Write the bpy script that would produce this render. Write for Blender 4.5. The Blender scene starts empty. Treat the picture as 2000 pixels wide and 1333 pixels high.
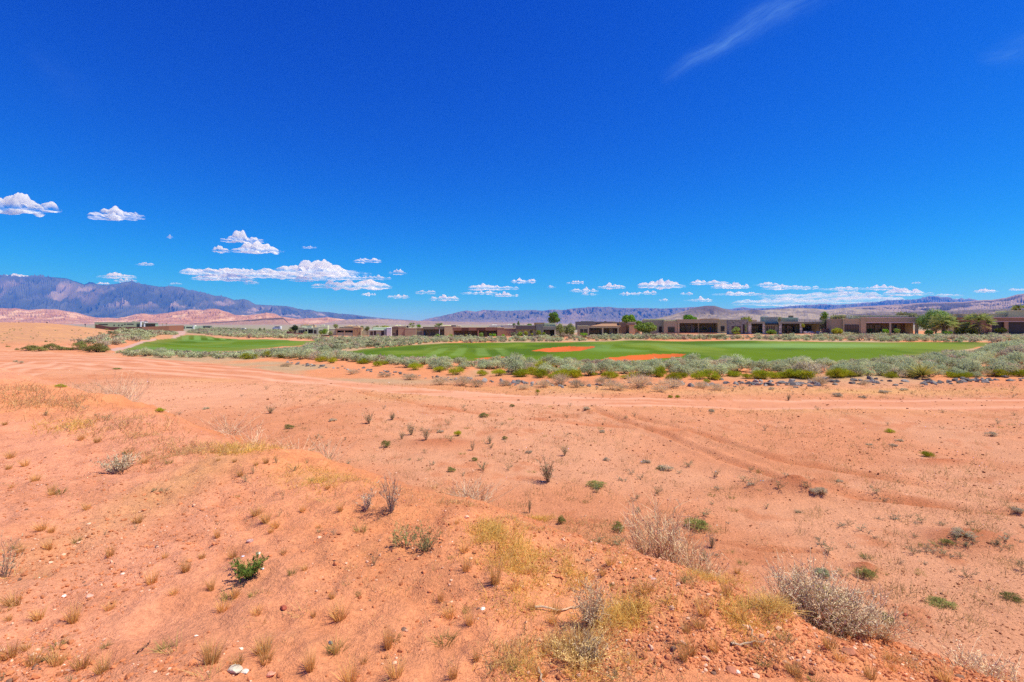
import bpy, math, random
import numpy as np

rnd = random.Random(7)
rng = np.random.default_rng(11)
scene = bpy.context.scene
col = scene.collection
F = 1000.0            # focal length in photo pixels (2000 px wide)
HOR = 632.0           # horizon row in the photo
EYE = 2.9             # eye height above the graded pad
R = math.radians

# ------------------------------------------------------------------ noise
def _hash(ix, iy, seed):
    h = (ix.astype(np.int64) * 374761393 + iy.astype(np.int64) * 668265263 + seed * 1442695041) & 0xFFFFFFFF
    h = ((h ^ (h >> 13)) * 1274126177) & 0xFFFFFFFF
    h = h ^ (h >> 16)
    return (h & 0xFFFFFF) / float(0xFFFFFF)

def vnoise(x, y, seed=0):
    x = np.asarray(x, float); y = np.asarray(y, float)
    ix = np.floor(x); iy = np.floor(y)
    fx = x - ix; fy = y - iy
    fx = fx * fx * fx * (fx * (fx * 6 - 15) + 10); fy = fy * fy * fy * (fy * (fy * 6 - 15) + 10)
    ix = ix.astype(np.int64); iy = iy.astype(np.int64)
    a = _hash(ix, iy, seed); b = _hash(ix + 1, iy, seed); c = _hash(ix, iy + 1, seed); d = _hash(ix + 1, iy + 1, seed)
    return (a + (b - a) * fx) * (1 - fy) + (c + (d - c) * fx) * fy

def fbm(x, y, seed=0, octv=4, gain=.5):
    s = 0; a = 1; t = 0
    for k in range(octv):
        s = s + a * vnoise(np.asarray(x) * 2 ** k + 17.3 * k, np.asarray(y) * 2 ** k - 9.1 * k, seed + k)
        t += a; a *= gain
    return s / t

def sstep(a, b, x):
    t = np.clip((np.asarray(x, float) - a) / (b - a), 0, 1)
    return t * t * (3 - 2 * t)

# ------------------------------------------------------------------ terrain
# control points: photo column, distance (m), height above the pad (m)
CP = []
for u in (-200, 300, 700, 1000, 1300, 1700, 2200):
    for d in (8, 18, 30, 42):
        CP.append((u, d, 0.0))
CP += [(1700, 112, .55), (1960, 100, .6), (2200, 100, .8), (1530, 130, .3), (1360, 150, .05), (1200, 170, -1.2),
       (1060, 180, -1.4), (950, 190, -2.2), (830, 200, -2.3), (700, 240, -3.1), (600, 280, -3.3), (450, 400, -1.2),
       (345, 300, -1.9), (240, 320, -1.2), (1200, 95, -.6), (800, 85, -.8), (1900, 70, .4), (560, 115, -.9),
       (380, 180, -1.3), (300, 100, -.4), (230, 60, 0), (50, 53, -.05), (-100, 53, 0), (30, 62, .75), (30, 75, 1.9),
       (-150, 90, 2.8), (0, 92, 2.65), (100, 92, 2.45), (160, 95, 2.15), (200, 105, 1.6), (260, 120, .6),
       (100, 72, 1.4), (160, 72, .7), (100, 150, 1.6), (0, 160, 1.9), (200, 200, -.4), (1960, 36, .1), (2150, 36, .35),
       (1900, 50, .1), (1300, 300, -2), (1700, 300, -1), (900, 400, -4), (2000, 400, -1)]
def _feat(x, y):
    yy = np.maximum(y, 7.0)
    return np.clip(x / yy, -1.35, 1.35) * 2.2, np.log(yy) * 1.6
_cx = np.array([(c[0] - 1000) / F * c[1] for c in CP]); _cy = np.array([float(c[1]) for c in CP]); _cz = np.array([c[2] for c in CP])
_fu, _fv = _feat(_cx, _cy)
def _phi(r2): return np.where(r2 > 1e-12, .5 * r2 * np.log(np.maximum(r2, 1e-12)), 0)
_n = len(CP)
_A = np.zeros((_n + 3, _n + 3))
_A[:_n, :_n] = _phi((_fu[:, None] - _fu) ** 2 + (_fv[:, None] - _fv) ** 2) + np.eye(_n) * .02
_A[:_n, _n] = 1; _A[:_n, _n + 1] = _fu; _A[:_n, _n + 2] = _fv
_A[_n:, :_n] = _A[:_n, _n:].T
_w = np.linalg.solve(_A, np.concatenate([_cz, [0, 0, 0]]))

def base_h(x, y):
    u, v = _feat(x, y)
    out = np.full(np.shape(u), _w[_n]) + _w[_n + 1] * u + _w[_n + 2] * v
    for k in range(_n):
        out = out + _w[k] * _phi((u - _fu[k]) ** 2 + (v - _fv[k]) ** 2)
    near = sstep(20, 46, y)
    out = out * near
    far = sstep(420, 800, np.hypot(x, y))
    return out * (1 - far) + (-4.0) * far

EDGE_X = [-60, -15.2, -10.6, -7.0, -4.3, -2.76, -1.72, -.47, .4, .84, 1.27, 1.57, 1.79, 2.31, 4, 40]
EDGE_Y = [50, 15.7, 12.2, 9.64, 7.43, 6.28, 5.72, 4.72, 3.97, 3.66, 3.19, 2.85, 2.56, 2.31, 1.0, -27]
def mound_s(x, y):
    s = (y - np.interp(x, EDGE_X, EDGE_Y)) / 1.32
    sc = np.clip(.09 * np.hypot(x, y), .25, 1.1)
    return s + (fbm(x * .8, y * .8, 31, 4) - .5) * 1.2 * sc

RUTS = []   # filled below: polylines (world) of old wheel ruts on the pad
def seg_dist(x, y, P):
    best = np.full(np.shape(x), 1e9)
    for (ax, ay), (bx, by) in zip(P[:-1], P[1:]):
        dx, dy = bx - ax, by - ay
        t = np.clip(((x - ax) * dx + (y - ay) * dy) / (dx * dx + dy * dy + 1e-9), 0, 1)
        best = np.minimum(best, np.hypot(x - ax - t * dx, y - ay - t * dy))
    return best

MOUNDS = []   # small dirt heaps on the pad: (x, y, rx, ry, h)
def ground(x, y):
    x = np.asarray(x, float); y = np.asarray(y, float)
    d = np.hypot(x, y)
    z = base_h(x, y)
    s = mound_s(x, y)
    m = 1 - sstep(-.3, 2.5, s)
    lip = np.exp(-((s + .5) / .7) ** 2) * .07
    top = 1.25 + lip + (fbm(x * .7, y * .7, 3, 4) - .5) * .22
    z = z * (1 - m) + top * m
    for (mx, my, rx, ry, h) in MOUNDS:
        z = z + h * np.exp(-((x - mx) / rx) ** 2 - ((y - my) / ry) ** 2)
    nr = 1 - sstep(60, 140, d)
    z = z + (fbm(x * .22, y * .22, 5, 3) - .5) * .30 * nr * (1 - m) * sstep(4, 14, d)
    z = z + (fbm(x * 1.6, y * 1.6, 8, 3) - .5) * (.07 * m + .035 * (1 - m)) * nr
    z = z + (fbm(x * 6, y * 6, 12, 2) - .5) * (.042 * m + .024) * (1 - sstep(12, 30, d))
    for P, wd, dp in RUTS:
        q = seg_dist(x, y, P)
        z = z - dp * np.exp(-(q / wd) ** 2) + dp * .8 * np.exp(-((q - wd * 2) / wd) ** 2)
    z = z + (fbm(x * .05, y * .05, 21, 3) - .5) * 1.0 * sstep(70, 130, d) * (1 - sstep(400, 800, d))
    return z

def unproj(px, py, it=60):
    """world point of the ground seen at a photo pixel"""
    a = (px - 1000) / F; b = (py - HOR) / F
    ds = np.geomspace(1.5, 900, 900)
    zg = ground(a * ds, ds); zr = EYE - b * ds
    hit = np.nonzero(zr <= zg)[0]
    if len(hit) == 0: return None
    k = hit[0]
    if k == 0: d = ds[0]
    else:
        f0 = zr[k - 1] - zg[k - 1]; f1 = zr[k] - zg[k]
        d = ds[k - 1] + (ds[k] - ds[k - 1]) * f0 / (f0 - f1 + 1e-9)
    return (a * d, d)

def poly_w(pts): return [p for p in (unproj(*q) for q in pts) if p is not None]
def inside(x, y, P):
    r = np.zeros(np.shape(x), bool)
    n = len(P)
    for i in range(n):
        x0, y0 = P[i]; x1, y1 = P[(i + 1) % n]
        c = ((y0 > y) != (y1 > y)) & (x < (x1 - x0) * (y - y0) / (y1 - y0 + 1e-12) + x0)
        r ^= c
    return r

def lin(r, g, b):
    return tuple(((c / 255) / 12.92 if c / 255 <= .04045 else ((c / 255 + .055) / 1.055) ** 2.4) for c in (r, g, b))

for mx, my, wpx, hpx, h in ((1560, 960, 125, 34, .24), (870, 870, 130, 40, .12), (1900, 1060, 150, 50, .16), (1840, 905, 90, 20, .09), (1690, 1112, 40, 20, .08)):
    p = unproj(mx, my)
    MOUNDS.append((p[0], p[1], wpx / F * p[1] * .6, hpx / F * p[1] * 1.1, h))
_ruts_px = [((1160, 800), (1300, 850), (1430, 905), (1600, 945), (1800, 985), (2040, 1010)),
            ((1240, 815), (1400, 858), (1520, 900), (1680, 928), (1860, 960), (2040, 985)),
            ((700, 765), (820, 792), (960, 812), (1140, 830), (1320, 842)),
            ((560, 800), (600, 790), (640, 770), (660, 765)),
            ((1340, 1050), (1480, 1075), (1600, 1080))]
_r = [poly_w(P) for P in _ruts_px]
RUTS += [(_r[0], .13, .05), (_r[1], .13, .05), (_r[2], .14, .03), (_r[3], .16, .03), (_r[4], .05, .04)]

# zones, drawn on the ground
ROAD = poly_w([(-60, 685), (100, 688), (200, 694), (300, 702), (400, 709), (500, 720), (600, 735), (700, 748), (800, 757), (900, 764),
               (1000, 772), (1200, 778), (1400, 782), (1600, 781), (1800, 779), (2080, 777), (2080, 803), (1800, 801), (1600, 799),
               (1400, 798), (1200, 795), (1000, 787), (900, 779), (800, 770), (700, 760), (600, 750), (500, 743), (400, 738), (300, 732),
               (200, 723), (100, 721), (-60, 719)])
FAIR_L = poly_w([(232, 682), (255, 675), (280, 669), (305, 664), (335, 661), (345, 658), (362, 655), (395, 655), (420, 660), (470, 663),
                 (560, 664), (620, 667), (622, 671), (580, 676), (520, 681), (460, 686), (380, 690), (300, 690), (250, 686)])
FAIR_R = poly_w([(610, 693), (640, 689), (700, 684), (760, 678), (830, 673), (900, 670), (1000, 669), (1100, 669), (1230, 665), (1330, 667),
                 (1430, 666), (1600, 668), (1750, 669), (1880, 668), (1940, 670), (1925, 676), (1880, 684), (1830, 692), (1780, 700),
                 (1700, 706), (1600, 710), (1500, 712), (1400, 712), (1200, 712), (1000, 708), (900, 706), (800, 704), (720, 700), (660, 697)])
BUNK = [poly_w(P) for P in (
    [(1037, 686), (1060, 681), (1090, 678), (1110, 676.5), (1130, 677), (1160, 676.5), (1162, 679), (1145, 683), (1110, 687), (1070, 688)],
    [(1158, 706), (1190, 698), (1230, 694), (1270, 691.5), (1320, 691), (1340, 691.5), (1334, 695), (1310, 699), (1260, 703), (1200, 707)],
    [(925, 701), (945, 699), (985, 697), (990, 698.5), (970, 701), (940, 702.5)])]
PATH = [poly_w(P) for P in (
    [(214, 683), (240, 679), (260, 672), (275, 667), (290, 664), (303, 661.5), (305, 664), (290, 667), (277, 671), (262, 677), (245, 682), (222, 687)],
    [(335, 661), (348, 655), (345, 648), (361, 647), (360, 653), (350, 658), (343, 661)])]

# ------------------------------------------------------------------ mesh helpers
def mesh_obj(name, verts, faces, mat, parent=None, colors=None, smooth=False, loc=None):
    """faces: (N,k) index array or list of such arrays"""
    me = bpy.data.meshes.new(name)
    verts = np.asarray(verts, np.float32)
    fl = faces if isinstance(faces, list) else [faces]
    fl = [np.asarray(f, np.int32) for f in fl if len(f)]
    me.vertices.add(len(verts)); me.vertices.foreach_set('co', verts.ravel())
    tot = sum(f.size for f in fl); nf = sum(len(f) for f in fl)
    me.loops.add(tot); me.polygons.add(nf)
    me.loops.foreach_set('vertex_index', np.concatenate([f.ravel() for f in fl]))
    st = np.concatenate([np.full(len(f), f.shape[1], np.int32) for f in fl])
    me.polygons.foreach_set('loop_start', np.concatenate([[0], np.cumsum(st)[:-1]]).astype(np.int32))
    me.polygons.foreach_set('use_smooth', np.full(nf, bool(smooth)))
    if colors is not None:
        c = np.ones((len(verts), 4), np.float32); c[:, :3] = colors
        at = me.color_attributes.new('Col', 'FLOAT_COLOR', 'POINT'); at.data.foreach_set('color', c.ravel())
    me.update(calc_edges=True); me.validate()
    me.materials.append(mat)
    o = bpy.data.objects.new(name, me); col.objects.link(o)
    if parent is not None: o.parent = parent
    if loc is not None: o.location = loc
    return o

class MB:
    """collects polygons (boxes, ribbons, tubes, blobs) and links them as one mesh"""
    def __init__(s): s.v = []; s.f = {}; s.c = []; s.n = 0
    def add(s, v, f, c=None):
        v = np.asarray(v, float).reshape(-1, 3); f = np.asarray(f, int)
        s.f.setdefault(f.shape[1], []).append(f + s.n)
        s.v.append(v); s.n += len(v)
        if c is None: c = (1, 1, 1)
        c = np.asarray(c, float)
        s.c.append(np.broadcast_to(c, (len(v), 3)) if c.ndim == 1 else c)
    def box(s, x0, x1, y0, y1, z0, z1, c=None):
        v = [(x0, y0, z0), (x1, y0, z0), (x1, y1, z0), (x0, y1, z0), (x0, y0, z1), (x1, y0, z1), (x1, y1, z1), (x0, y1, z1)]
        s.add(v, [(0, 3, 2, 1), (4, 5, 6, 7), (0, 1, 5, 4), (1, 2, 6, 5), (2, 3, 7, 6), (3, 0, 4, 7)], c)
    def tube(s, pts, rad, n=5, c=None):
        pts = np.asarray(pts, float); k = len(pts)
        rad = np.broadcast_to(np.asarray(rad, float), (k,))
        t = np.gradient(pts, axis=0); t /= np.linalg.norm(t, axis=1)[:, None] + 1e-9
        ref = np.where(np.abs(t[:, 2:3]) > .9, np.array([[1., 0, 0]]), np.array([[0, 0, 1.]]))
        a = np.cross(t, ref); a /= np.linalg.norm(a, axis=1)[:, None] + 1e-9
        b = np.cross(t, a)
        th = np.arange(n) * 2 * math.pi / n
        v = pts[:, None] + rad[:, None, None] * (a[:, None] * np.cos(th)[None, :, None] + b[:, None] * np.sin(th)[None, :, None])
        f = []
        for i in range(k - 1):
            for j in range(n):
                f.append((i * n + j, i * n + (j + 1) % n, (i + 1) * n + (j + 1) % n, (i + 1) * n + j))
        s.add(v.reshape(-1, 3), f, c)
        s.add(v[-1], [tuple(range(n))] if n > 2 else [], c)
    def ribbons(s, base, dirn, length, width, bend, segs=2, c0=(1, 1, 1), c1=None, taper=.15, side=None):
        """many flat blades at once; bend = how far the tip droops (vector field)"""
        base = np.asarray(base, float); N = len(base)
        d = np.asarray(dirn, float); d = d / (np.linalg.norm(d, axis=1)[:, None] + 1e-9)
        L = np.broadcast_to(np.asarray(length, float), (N,)); W = np.broadcast_to(np.asarray(width, float), (N,))
        bend = np.asarray(bend, float)
        if side is None:
            side = rng.normal(size=(N, 3)); side[:, 2] *= .4
        side = side - d * np.sum(side * d, 1)[:, None]; side /= np.linalg.norm(side, axis=1)[:, None] + 1e-9
        vs = []; cs = []
        c0 = np.broadcast_to(np.asarray(c0, float), (N, 3)); c1 = c0 if c1 is None else np.broadcast_to(np.asarray(c1, float), (N, 3))
        for k in range(segs + 1):
            t = k / segs
            p = base + d * (L * t)[:, None] + bend * (L * t * t)[:, None]
            w = W * (1 - (1 - taper) * t) * .5
            vs += [p - side * w[:, None], p + side * w[:, None]]
            cc = c0 + (c1 - c0) * t
            cs += [cc, cc]
        V = np.stack(vs, 1); C = np.stack(cs, 1); m = 2 * (segs + 1)
        off = np.arange(N)[:, None] * m
        f = np.concatenate([off + np.array([[2 * k, 2 * k + 1, 2 * k + 3, 2 * k + 2]]) for k in range(segs)])
        s.add(V.reshape(-1, 3), f, C.reshape(-1, 3))
    def get(s):
        V = np.concatenate(s.v); C = np.concatenate(s.c)
        return V, [np.concatenate(f) for f in s.f.values() if len(f)], C
    def build(s, name, mat, parent=None, smooth=False, loc=None):
        V, Fc, C = s.get()
        if parent is not None and loc is None:
            V = V - np.array(parent.location)          # children are kept relative to their thing
        return mesh_obj(name, V, Fc, mat, parent, C, smooth, loc)

def tag(o, label=None, cat=None, group=None, kind=None):
    if label: o['label'] = label
    if cat: o['category'] = cat
    if group: o['group'] = group
    if kind: o['kind'] = kind
    return o
def empty(name, loc):
    o = bpy.data.objects.new(name, None); col.objects.link(o); o.location = loc
    o.empty_display_size = .3
    return o
def inst(src, loc, rz=0, sc=1.0, name=None):
    c = src.copy(); col.objects.link(c)
    c.location = loc; c.rotation_euler = (0, 0, rz)
    c.scale = (sc, sc, sc) if np.isscalar(sc) else sc
    return c
ICO_V = None
def _ico():
    t = (1 + 5 ** .5) / 2
    v = np.array([(-1, t, 0), (1, t, 0), (-1, -t, 0), (1, -t, 0), (0, -1, t), (0, 1, t), (0, -1, -t), (0, 1, -t), (t, 0, -1), (t, 0, 1), (-t, 0, -1), (-t, 0, 1)], float)
    v /= np.linalg.norm(v[0])
    f = np.array([(0, 11, 5), (0, 5, 1), (0, 1, 7), (0, 7, 10), (0, 10, 11), (1, 5, 9), (5, 11, 4), (11, 10, 2), (10, 7, 6), (7, 1, 8), (3, 9, 4), (3, 4, 2), (3, 2, 6), (3, 6, 8), (3, 8, 9), (4, 9, 5), (2, 4, 11), (6, 2, 10), (8, 6, 7), (9, 8, 1)])
    return v, f
ICO_V, ICO_F = _ico()
def subdiv(v, f):
    v = list(map(tuple, v)); cache = {}; nf = []
    def mid(a, b):
        k = (min(a, b), max(a, b))
        if k not in cache:
            m = (np.array(v[a]) + np.array(v[b])) / 2; m /= np.linalg.norm(m); v.append(tuple(m)); cache[k] = len(v) - 1
        return cache[k]
    for a, b, c in f:
        x, y, z = mid(a, b), mid(b, c), mid(c, a)
        nf += [(a, x, z), (b, y, x), (c, z, y), (x, y, z)]
    return np.array(v), np.array(nf)
ICO2_V, ICO2_F = subdiv(ICO_V, ICO_F)
ICO3_V, ICO3_F = subdiv(ICO2_V, ICO2_F)
def rock_shape(seed, flat=.6, cuts=9, v=None, f=None):
    """an angular boulder: a ball sliced by random planes"""
    r = np.random.default_rng(seed)
    V = (ICO3_V if v is None else v).copy()
    for _ in range(cuts):
        n = r.normal(size=3); n /= np.linalg.norm(n); h = r.uniform(.45, .8)
        q = V @ n; V = V - n * np.maximum(q - h, 0)[:, None]
    V = V + r.normal(size=V.shape) * .015
    V *= np.array([1, r.uniform(.65, .95), flat * r.uniform(.8, 1.2)])
    return V, (ICO3_F if f is None else f)

# ------------------------------------------------------------------ materials
def mat_new(name):
    m = bpy.data.materials.new(name); m.use_nodes = True
    nt = m.node_tree; nt.nodes.clear()
    out = nt.nodes.new('ShaderNodeOutputMaterial')
    return m, nt, out
def N(nt, t, **kw):
    n = nt.nodes.new(t)
    for k, v in kw.items(): setattr(n, k, v)
    return n
def noise(nt, scale, detail=4, rough=.6, vec=None):
    n = N(nt, 'ShaderNodeTexNoise'); n.inputs['Scale'].default_value = scale; n.inputs['Detail'].default_value = detail
    n.inputs['Roughness'].default_value = rough
    if vec is not None: nt.links.new(vec, n.inputs['Vector'])
    return n
def ramp(nt, fac, a, b, ca, cb):
    r = N(nt, 'ShaderNodeMapRange'); r.inputs['From Min'].default_value = a; r.inputs['From Max'].default_value = b
    r.inputs['To Min'].default_value = ca; r.inputs['To Max'].default_value = cb
    nt.links.new(fac, r.inputs['Value'])
    return r.outputs[0]
def mulcol(nt, c, f):
    v = N(nt, 'ShaderNodeVectorMath', operation='SCALE')
    nt.links.new(c, v.inputs[0]); nt.links.new(f, v.inputs['Scale'])
    return v.outputs[0]

def mat_ground(name, fine=True, rough=.95, bump=.6, amp=.22, scale=1.0):
    m, nt, out = mat_new(name)
    b = N(nt, 'ShaderNodeBsdfPrincipled'); b.inputs['Roughness'].default_value = rough; b.inputs['Specular IOR Level'].default_value = .08
    at = N(nt, 'ShaderNodeAttribute', attribute_name='Col')
    g = N(nt, 'ShaderNodeNewGeometry')
    n1 = noise(nt, 1.3 * scale, 8, .68, g.outputs['Position']); n2 = noise(nt, 28 * scale, 5, .7, g.outputs['Position'])
    n3 = noise(nt, 110 * scale, 3, .7, g.outputs['Position'])
    f1 = ramp(nt, n1.outputs[0], .25, .75, 1 - amp * .5, 1 + amp * .5)
    f2 = ramp(nt, n2.outputs[0], .25, .75, 1 - amp * 1.0, 1 + amp * 1.0)
    f3 = ramp(nt, n3.outputs[0], .25, .75, 1 - amp * .7, 1 + amp * .7)
    c = mulcol(nt, mulcol(nt, mulcol(nt, at.outputs['Color'], f1), f2), f3)
    nt.links.new(c, b.inputs['Base Color'])
    if bump:
        ad = N(nt, 'ShaderNodeMath', operation='MULTIPLY_ADD'); ad.inputs[1].default_value = .35
        nt.links.new(n3.outputs[0], ad.inputs[0]); nt.links.new(n2.outputs[0], ad.inputs[2])
        bp = N(nt, 'ShaderNodeBump'); bp.inputs['Strength'].default_value = bump; bp.inputs['Distance'].default_value = .03 / scale
        nt.links.new(ad.outputs[0], bp.inputs['Height']); nt.links.new(bp.outputs[0], b.inputs['Normal'])
    nt.links.new(b.outputs[0], out.inputs[0])
    return m

def mat_attr(name, rough=.8, var=.2, transl=0.0, spec=.2, bump=0, bscale=20, huevar=0.0, nvar=0.0, nscale=6):
    """vertex colour x a per-object random factor (x a noise)"""
    m, nt, out = mat_new(name)
    b = N(nt, 'ShaderNodeBsdfPrincipled'); b.inputs['Roughness'].default_value = rough; b.inputs['Specular IOR Level'].default_value = spec
    at = N(nt, 'ShaderNodeAttribute', attribute_name='Col'); oi = N(nt, 'ShaderNodeObjectInfo')
    c = mulcol(nt, at.outputs['Color'], ramp(nt, oi.outputs['Random'], 0, 1, 1 - var, 1 + var))
    tc = N(nt, 'ShaderNodeTexCoord')
    if nvar:
        nn = noise(nt, nscale, 5, .65, tc.outputs['Object'])
        c = mulcol(nt, c, ramp(nt, nn.outputs[0], .25, .75, 1 - nvar, 1 + nvar))
    if huevar:
        hs = N(nt, 'ShaderNodeHueSaturation')
        w = N(nt, 'ShaderNodeMath', operation='FRACT'); w0 = N(nt, 'ShaderNodeMath', operation='MULTIPLY'); w0.inputs[1].default_value = 17.3
        nt.links.new(oi.outputs['Random'], w0.inputs[0]); nt.links.new(w0.outputs[0], w.inputs[0])
        nt.links.new(ramp(nt, w.outputs[0], 0, 1, .5 - huevar, .5 + huevar), hs.inputs['Hue'])
        nt.links.new(c, hs.inputs['Color']); c = hs.outputs[0]
    nt.links.new(c, b.inputs['Base Color'])
    if bump:
        nb = noise(nt, bscale, 6, .65, tc.outputs['Object'])
        bp = N(nt, 'ShaderNodeBump'); bp.inputs['Strength'].default_value = bump; bp.inputs['Distance'].default_value = .05
        nt.links.new(nb.outputs[0], bp.inputs['Height']); nt.links.new(bp.outputs[0], b.inputs['Normal'])
    if transl:
        t = N(nt, 'ShaderNodeBsdfTranslucent'); nt.links.new(c, t.inputs['Color'])
        mx = N(nt, 'ShaderNodeMixShader'); mx.inputs[0].default_value = transl
        nt.links.new(b.outputs[0], mx.inputs[1]); nt.links.new(t.outputs[0], mx.inputs[2]); nt.links.new(mx.outputs[0], out.inputs[0])
    else:
        nt.links.new(b.outputs[0], out.inputs[0])
    return m

M_GROUND = mat_ground('desert_soil', bump=.9, amp=.26)
M_ROAD = mat_ground('graded_dirt', bump=.35, amp=.16)
M_GRASS = mat_ground('mown_turf', bump=.5, amp=.20, scale=.6)
M_SAND = mat_ground('red_bunker_sand', bump=.2, amp=.08)
M_PATH = mat_ground('concrete_path', bump=.1, amp=.06)
M_ROCKY = mat_ground('mountain_rock', bump=0, amp=.14, scale=.004)
M_LEAF = mat_attr('foliage', .75, .22, .25, .15, huevar=.015)
M_SAGE = mat_attr('sage_leaves', .85, .16, .35, .1, huevar=.012)
M_STRAW = mat_attr('dry_grass', .7, .18, .4, .12)
M_TWIG = mat_attr('dry_twigs', .85, .15, 0, .1)
M_BARK = mat_attr('bark', .9, .1, 0, .1, bump=.6, bscale=12, nvar=.3)
M_STONE = mat_attr('stones', .9, .22, 0, .15, bump=.5, bscale=9, nvar=.35, nscale=5)
M_PEBBLE = mat_attr('gravel', .95, 0, 0, .1)
M_STUCCO = mat_attr('stucco', .92, .0, 0, .08, bump=.25, bscale=4, nvar=.10, nscale=.8)
M_TRIM = mat_attr('painted_trim', .6, 0, 0, .3, nvar=.05)
M_PLAST = mat_attr('painted_metal', .35, 0, 0, .5)
def mat_stonework():
    m, nt, out = mat_new('stacked_stone')
    b = N(nt, 'ShaderNodeBsdfPrincipled'); b.inputs['Roughness'].default_value = .9
    at = N(nt, 'ShaderNodeAttribute', attribute_name='Col'); tc = N(nt, 'ShaderNodeTexCoord')
    mp = N(nt, 'ShaderNodeMapping'); mp.inputs['Scale'].default_value = (1.6, 1.6, 3.4); nt.links.new(tc.outputs['Object'], mp.inputs[0])
    vo = N(nt, 'ShaderNodeTexVoronoi'); vo.inputs['Scale'].default_value = 1.2; nt.links.new(mp.outputs[0], vo.inputs['Vector'])
    sp = N(nt, 'ShaderNodeSeparateColor'); nt.links.new(vo.outputs['Color'], sp.inputs[0])
    c = mulcol(nt, at.outputs['Color'], ramp(nt, sp.outputs[0], 0, 1, .55, 1.35))
    nt.links.new(c, b.inputs['Base Color'])
    bp = N(nt, 'ShaderNodeBump'); bp.inputs['Strength'].default_value = .7; bp.inputs['Distance'].default_value = .08
    nt.links.new(vo.outputs['Distance'], bp.inputs['Height']); bp.invert = True
    nt.links.new(bp.outputs[0], b.inputs['Normal']); nt.links.new(b.outputs[0], out.inputs[0])
    return m
M_STACK = mat_stonework()
def mat_glass():
    m, nt, out = mat_new('window_glass')
    b = N(nt, 'ShaderNodeBsdfPrincipled'); b.inputs['Base Color'].default_value = (.02, .03, .035, 1); b.inputs['Roughness'].default_value = .06
    b.inputs['Specular IOR Level'].default_value = .7
    nt.links.new(b.outputs[0], out.inputs[0]); return m
M_GLASS = mat_glass()

# ------------------------------------------------------------------ ground sheet
ang_f = np.radians(np.arange(-56, 56.001, .14))
ang_b = np.radians(np.arange(58, 303, 5.0))
ANG = np.concatenate([ang_f, ang_b]); NA = len(ANG)
rr = [1.45]
while rr[-1] < 11: rr.append(rr[-1] * 1.008)
while rr[-1] < 36: rr.append(rr[-1] * 1.0125)
while rr[-1] < 115: rr.append(rr[-1] * 1.0075)
while rr[-1] < 500: rr.append(rr[-1] * 1.016)
while rr[-1] < 42000: rr.append(rr[-1] * 1.13)
RAD = np.array(rr); NR = len(RAD)
A2, R2 = np.meshgrid(ANG, RAD)
GX = np.sin(A2) * R2; GY = np.cos(A2) * R2
GZ = ground(GX, GY)
gx, gy = GX.ravel(), GY.ravel()
z_fl = inside(gx, gy, FAIR_L); z_fr = inside(gx, gy, FAIR_R)
z_bk = np.zeros(len(gx), bool)
for P in BUNK: z_bk |= inside(gx, gy, P)
zz = GZ.ravel()
for P in BUNK:        # hollow the bunkers
    ins = inside(gx, gy, P); q = seg_dist(gx[ins], gy[ins], P + [P[0]])
    zz[ins] -= np.minimum(q, 1.6) * .24
GZ = zz.reshape(GZ.shape)
# mean-point colours of the soil (albedo, no light in them)
dd = np.hypot(gx, gy)
s_m = mound_s(gx, gy); m_w = 1 - sstep(0, 1.6, s_m)
C_MOUND = np.array((.78, .308, .138)); C_MOUND2 = np.array((.80, .308, .125)); C_PALE = np.array((.63, .298, .162)); C_PAD = np.array((.59, .242, .118))
C_RED = np.array((.50, .170, .072)); C_OCHRE = np.array((.62, .32, .13)); C_SANDY = np.array((.63, .25, .11)); C_HILL = np.array((.50, .250, .130))
def mixc(a, b, t): return a + (b - a) * t[:, None]
n_big = fbm(gx * .16, gy * .16, 41, 4); n_mid = fbm(gx * .8, gy * .8, 42, 4); n_sm = fbm(gx * 3.5, gy * 3.5, 43, 3)
cpad = mixc(C_PAD, C_PALE, sstep(.38, .62, n_big * .7 + n_mid * .3))
cpad = mixc(cpad, C_RED, sstep(.56, .70, n_mid * .6 + n_sm * .4) * .55)
cm = mixc(C_MOUND, C_MOUND2, sstep(.4, .6, n_mid))
cm = mixc(cm, np.array((.74, .315, .175)), sstep(.35, .65, n_big) * .8 * sstep(1.0, -3.0, gx) + .15)
cm = mixc(cm, C_RED, sstep(.5, .68, n_sm) * .28)
cg = mixc(cpad, cm, m_w)
face = np.exp(-((s_m - .8) / .8) ** 2)
cg = mixc(cg, C_RED, face * .45)
for (mx, my, rx, ry, h) in MOUNDS:
    cg = mixc(cg, C_RED * np.array((.9, .85, .85)), np.clip(np.exp(-((gx - mx) / rx) ** 2 - ((gy - my) / ry) ** 2) * (.55 + .8 * n_mid), 0, 1))
for P, wd, dp in RUTS:
    q = seg_dist(gx, gy, P)
    cg = mixc(cg, C_RED, np.exp(-(q / (wd * 1.6)) ** 2) * .8 * sstep(.3, .6, n_mid))
def px_of(x, y, z): return 1000 + F * x / np.maximum(y, .1), HOR + F * (EYE - z) / np.maximum(y, .1)
PX, PY = px_of(gx, gy, zz)
front = gy > .5
def patch(cx, cy, rx, ry, c, k):
    """a stain of dry litter or pale crust lying at a place on the ground"""
    global cg
    p = unproj(cx, cy)
    ax = rx / F * p[1]; p2 = unproj(cx, cy - ry); ay = abs(p2[1] - p[1]) if p2 else ax
    t = np.exp(-((gx - p[0]) / ax) ** 2 - ((gy - p[1]) / ay) ** 2) * k * (.35 + 1.1 * n_mid)
    cg = mixc(cg, np.array(c), np.clip(t, 0, 1))
patch(420, 742, 80, 4, C_OCHRE, .5); patch(780, 775, 130, 8, C_OCHRE, .5); patch(1700, 766, 330, 7, C_OCHRE, .95)
patch(1250, 765, 250, 6, C_OCHRE, .5); patch(1100, 757, 300, 6, C_OCHRE, .6); patch(1600, 800, 400, 12, C_OCHRE, .35)
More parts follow.
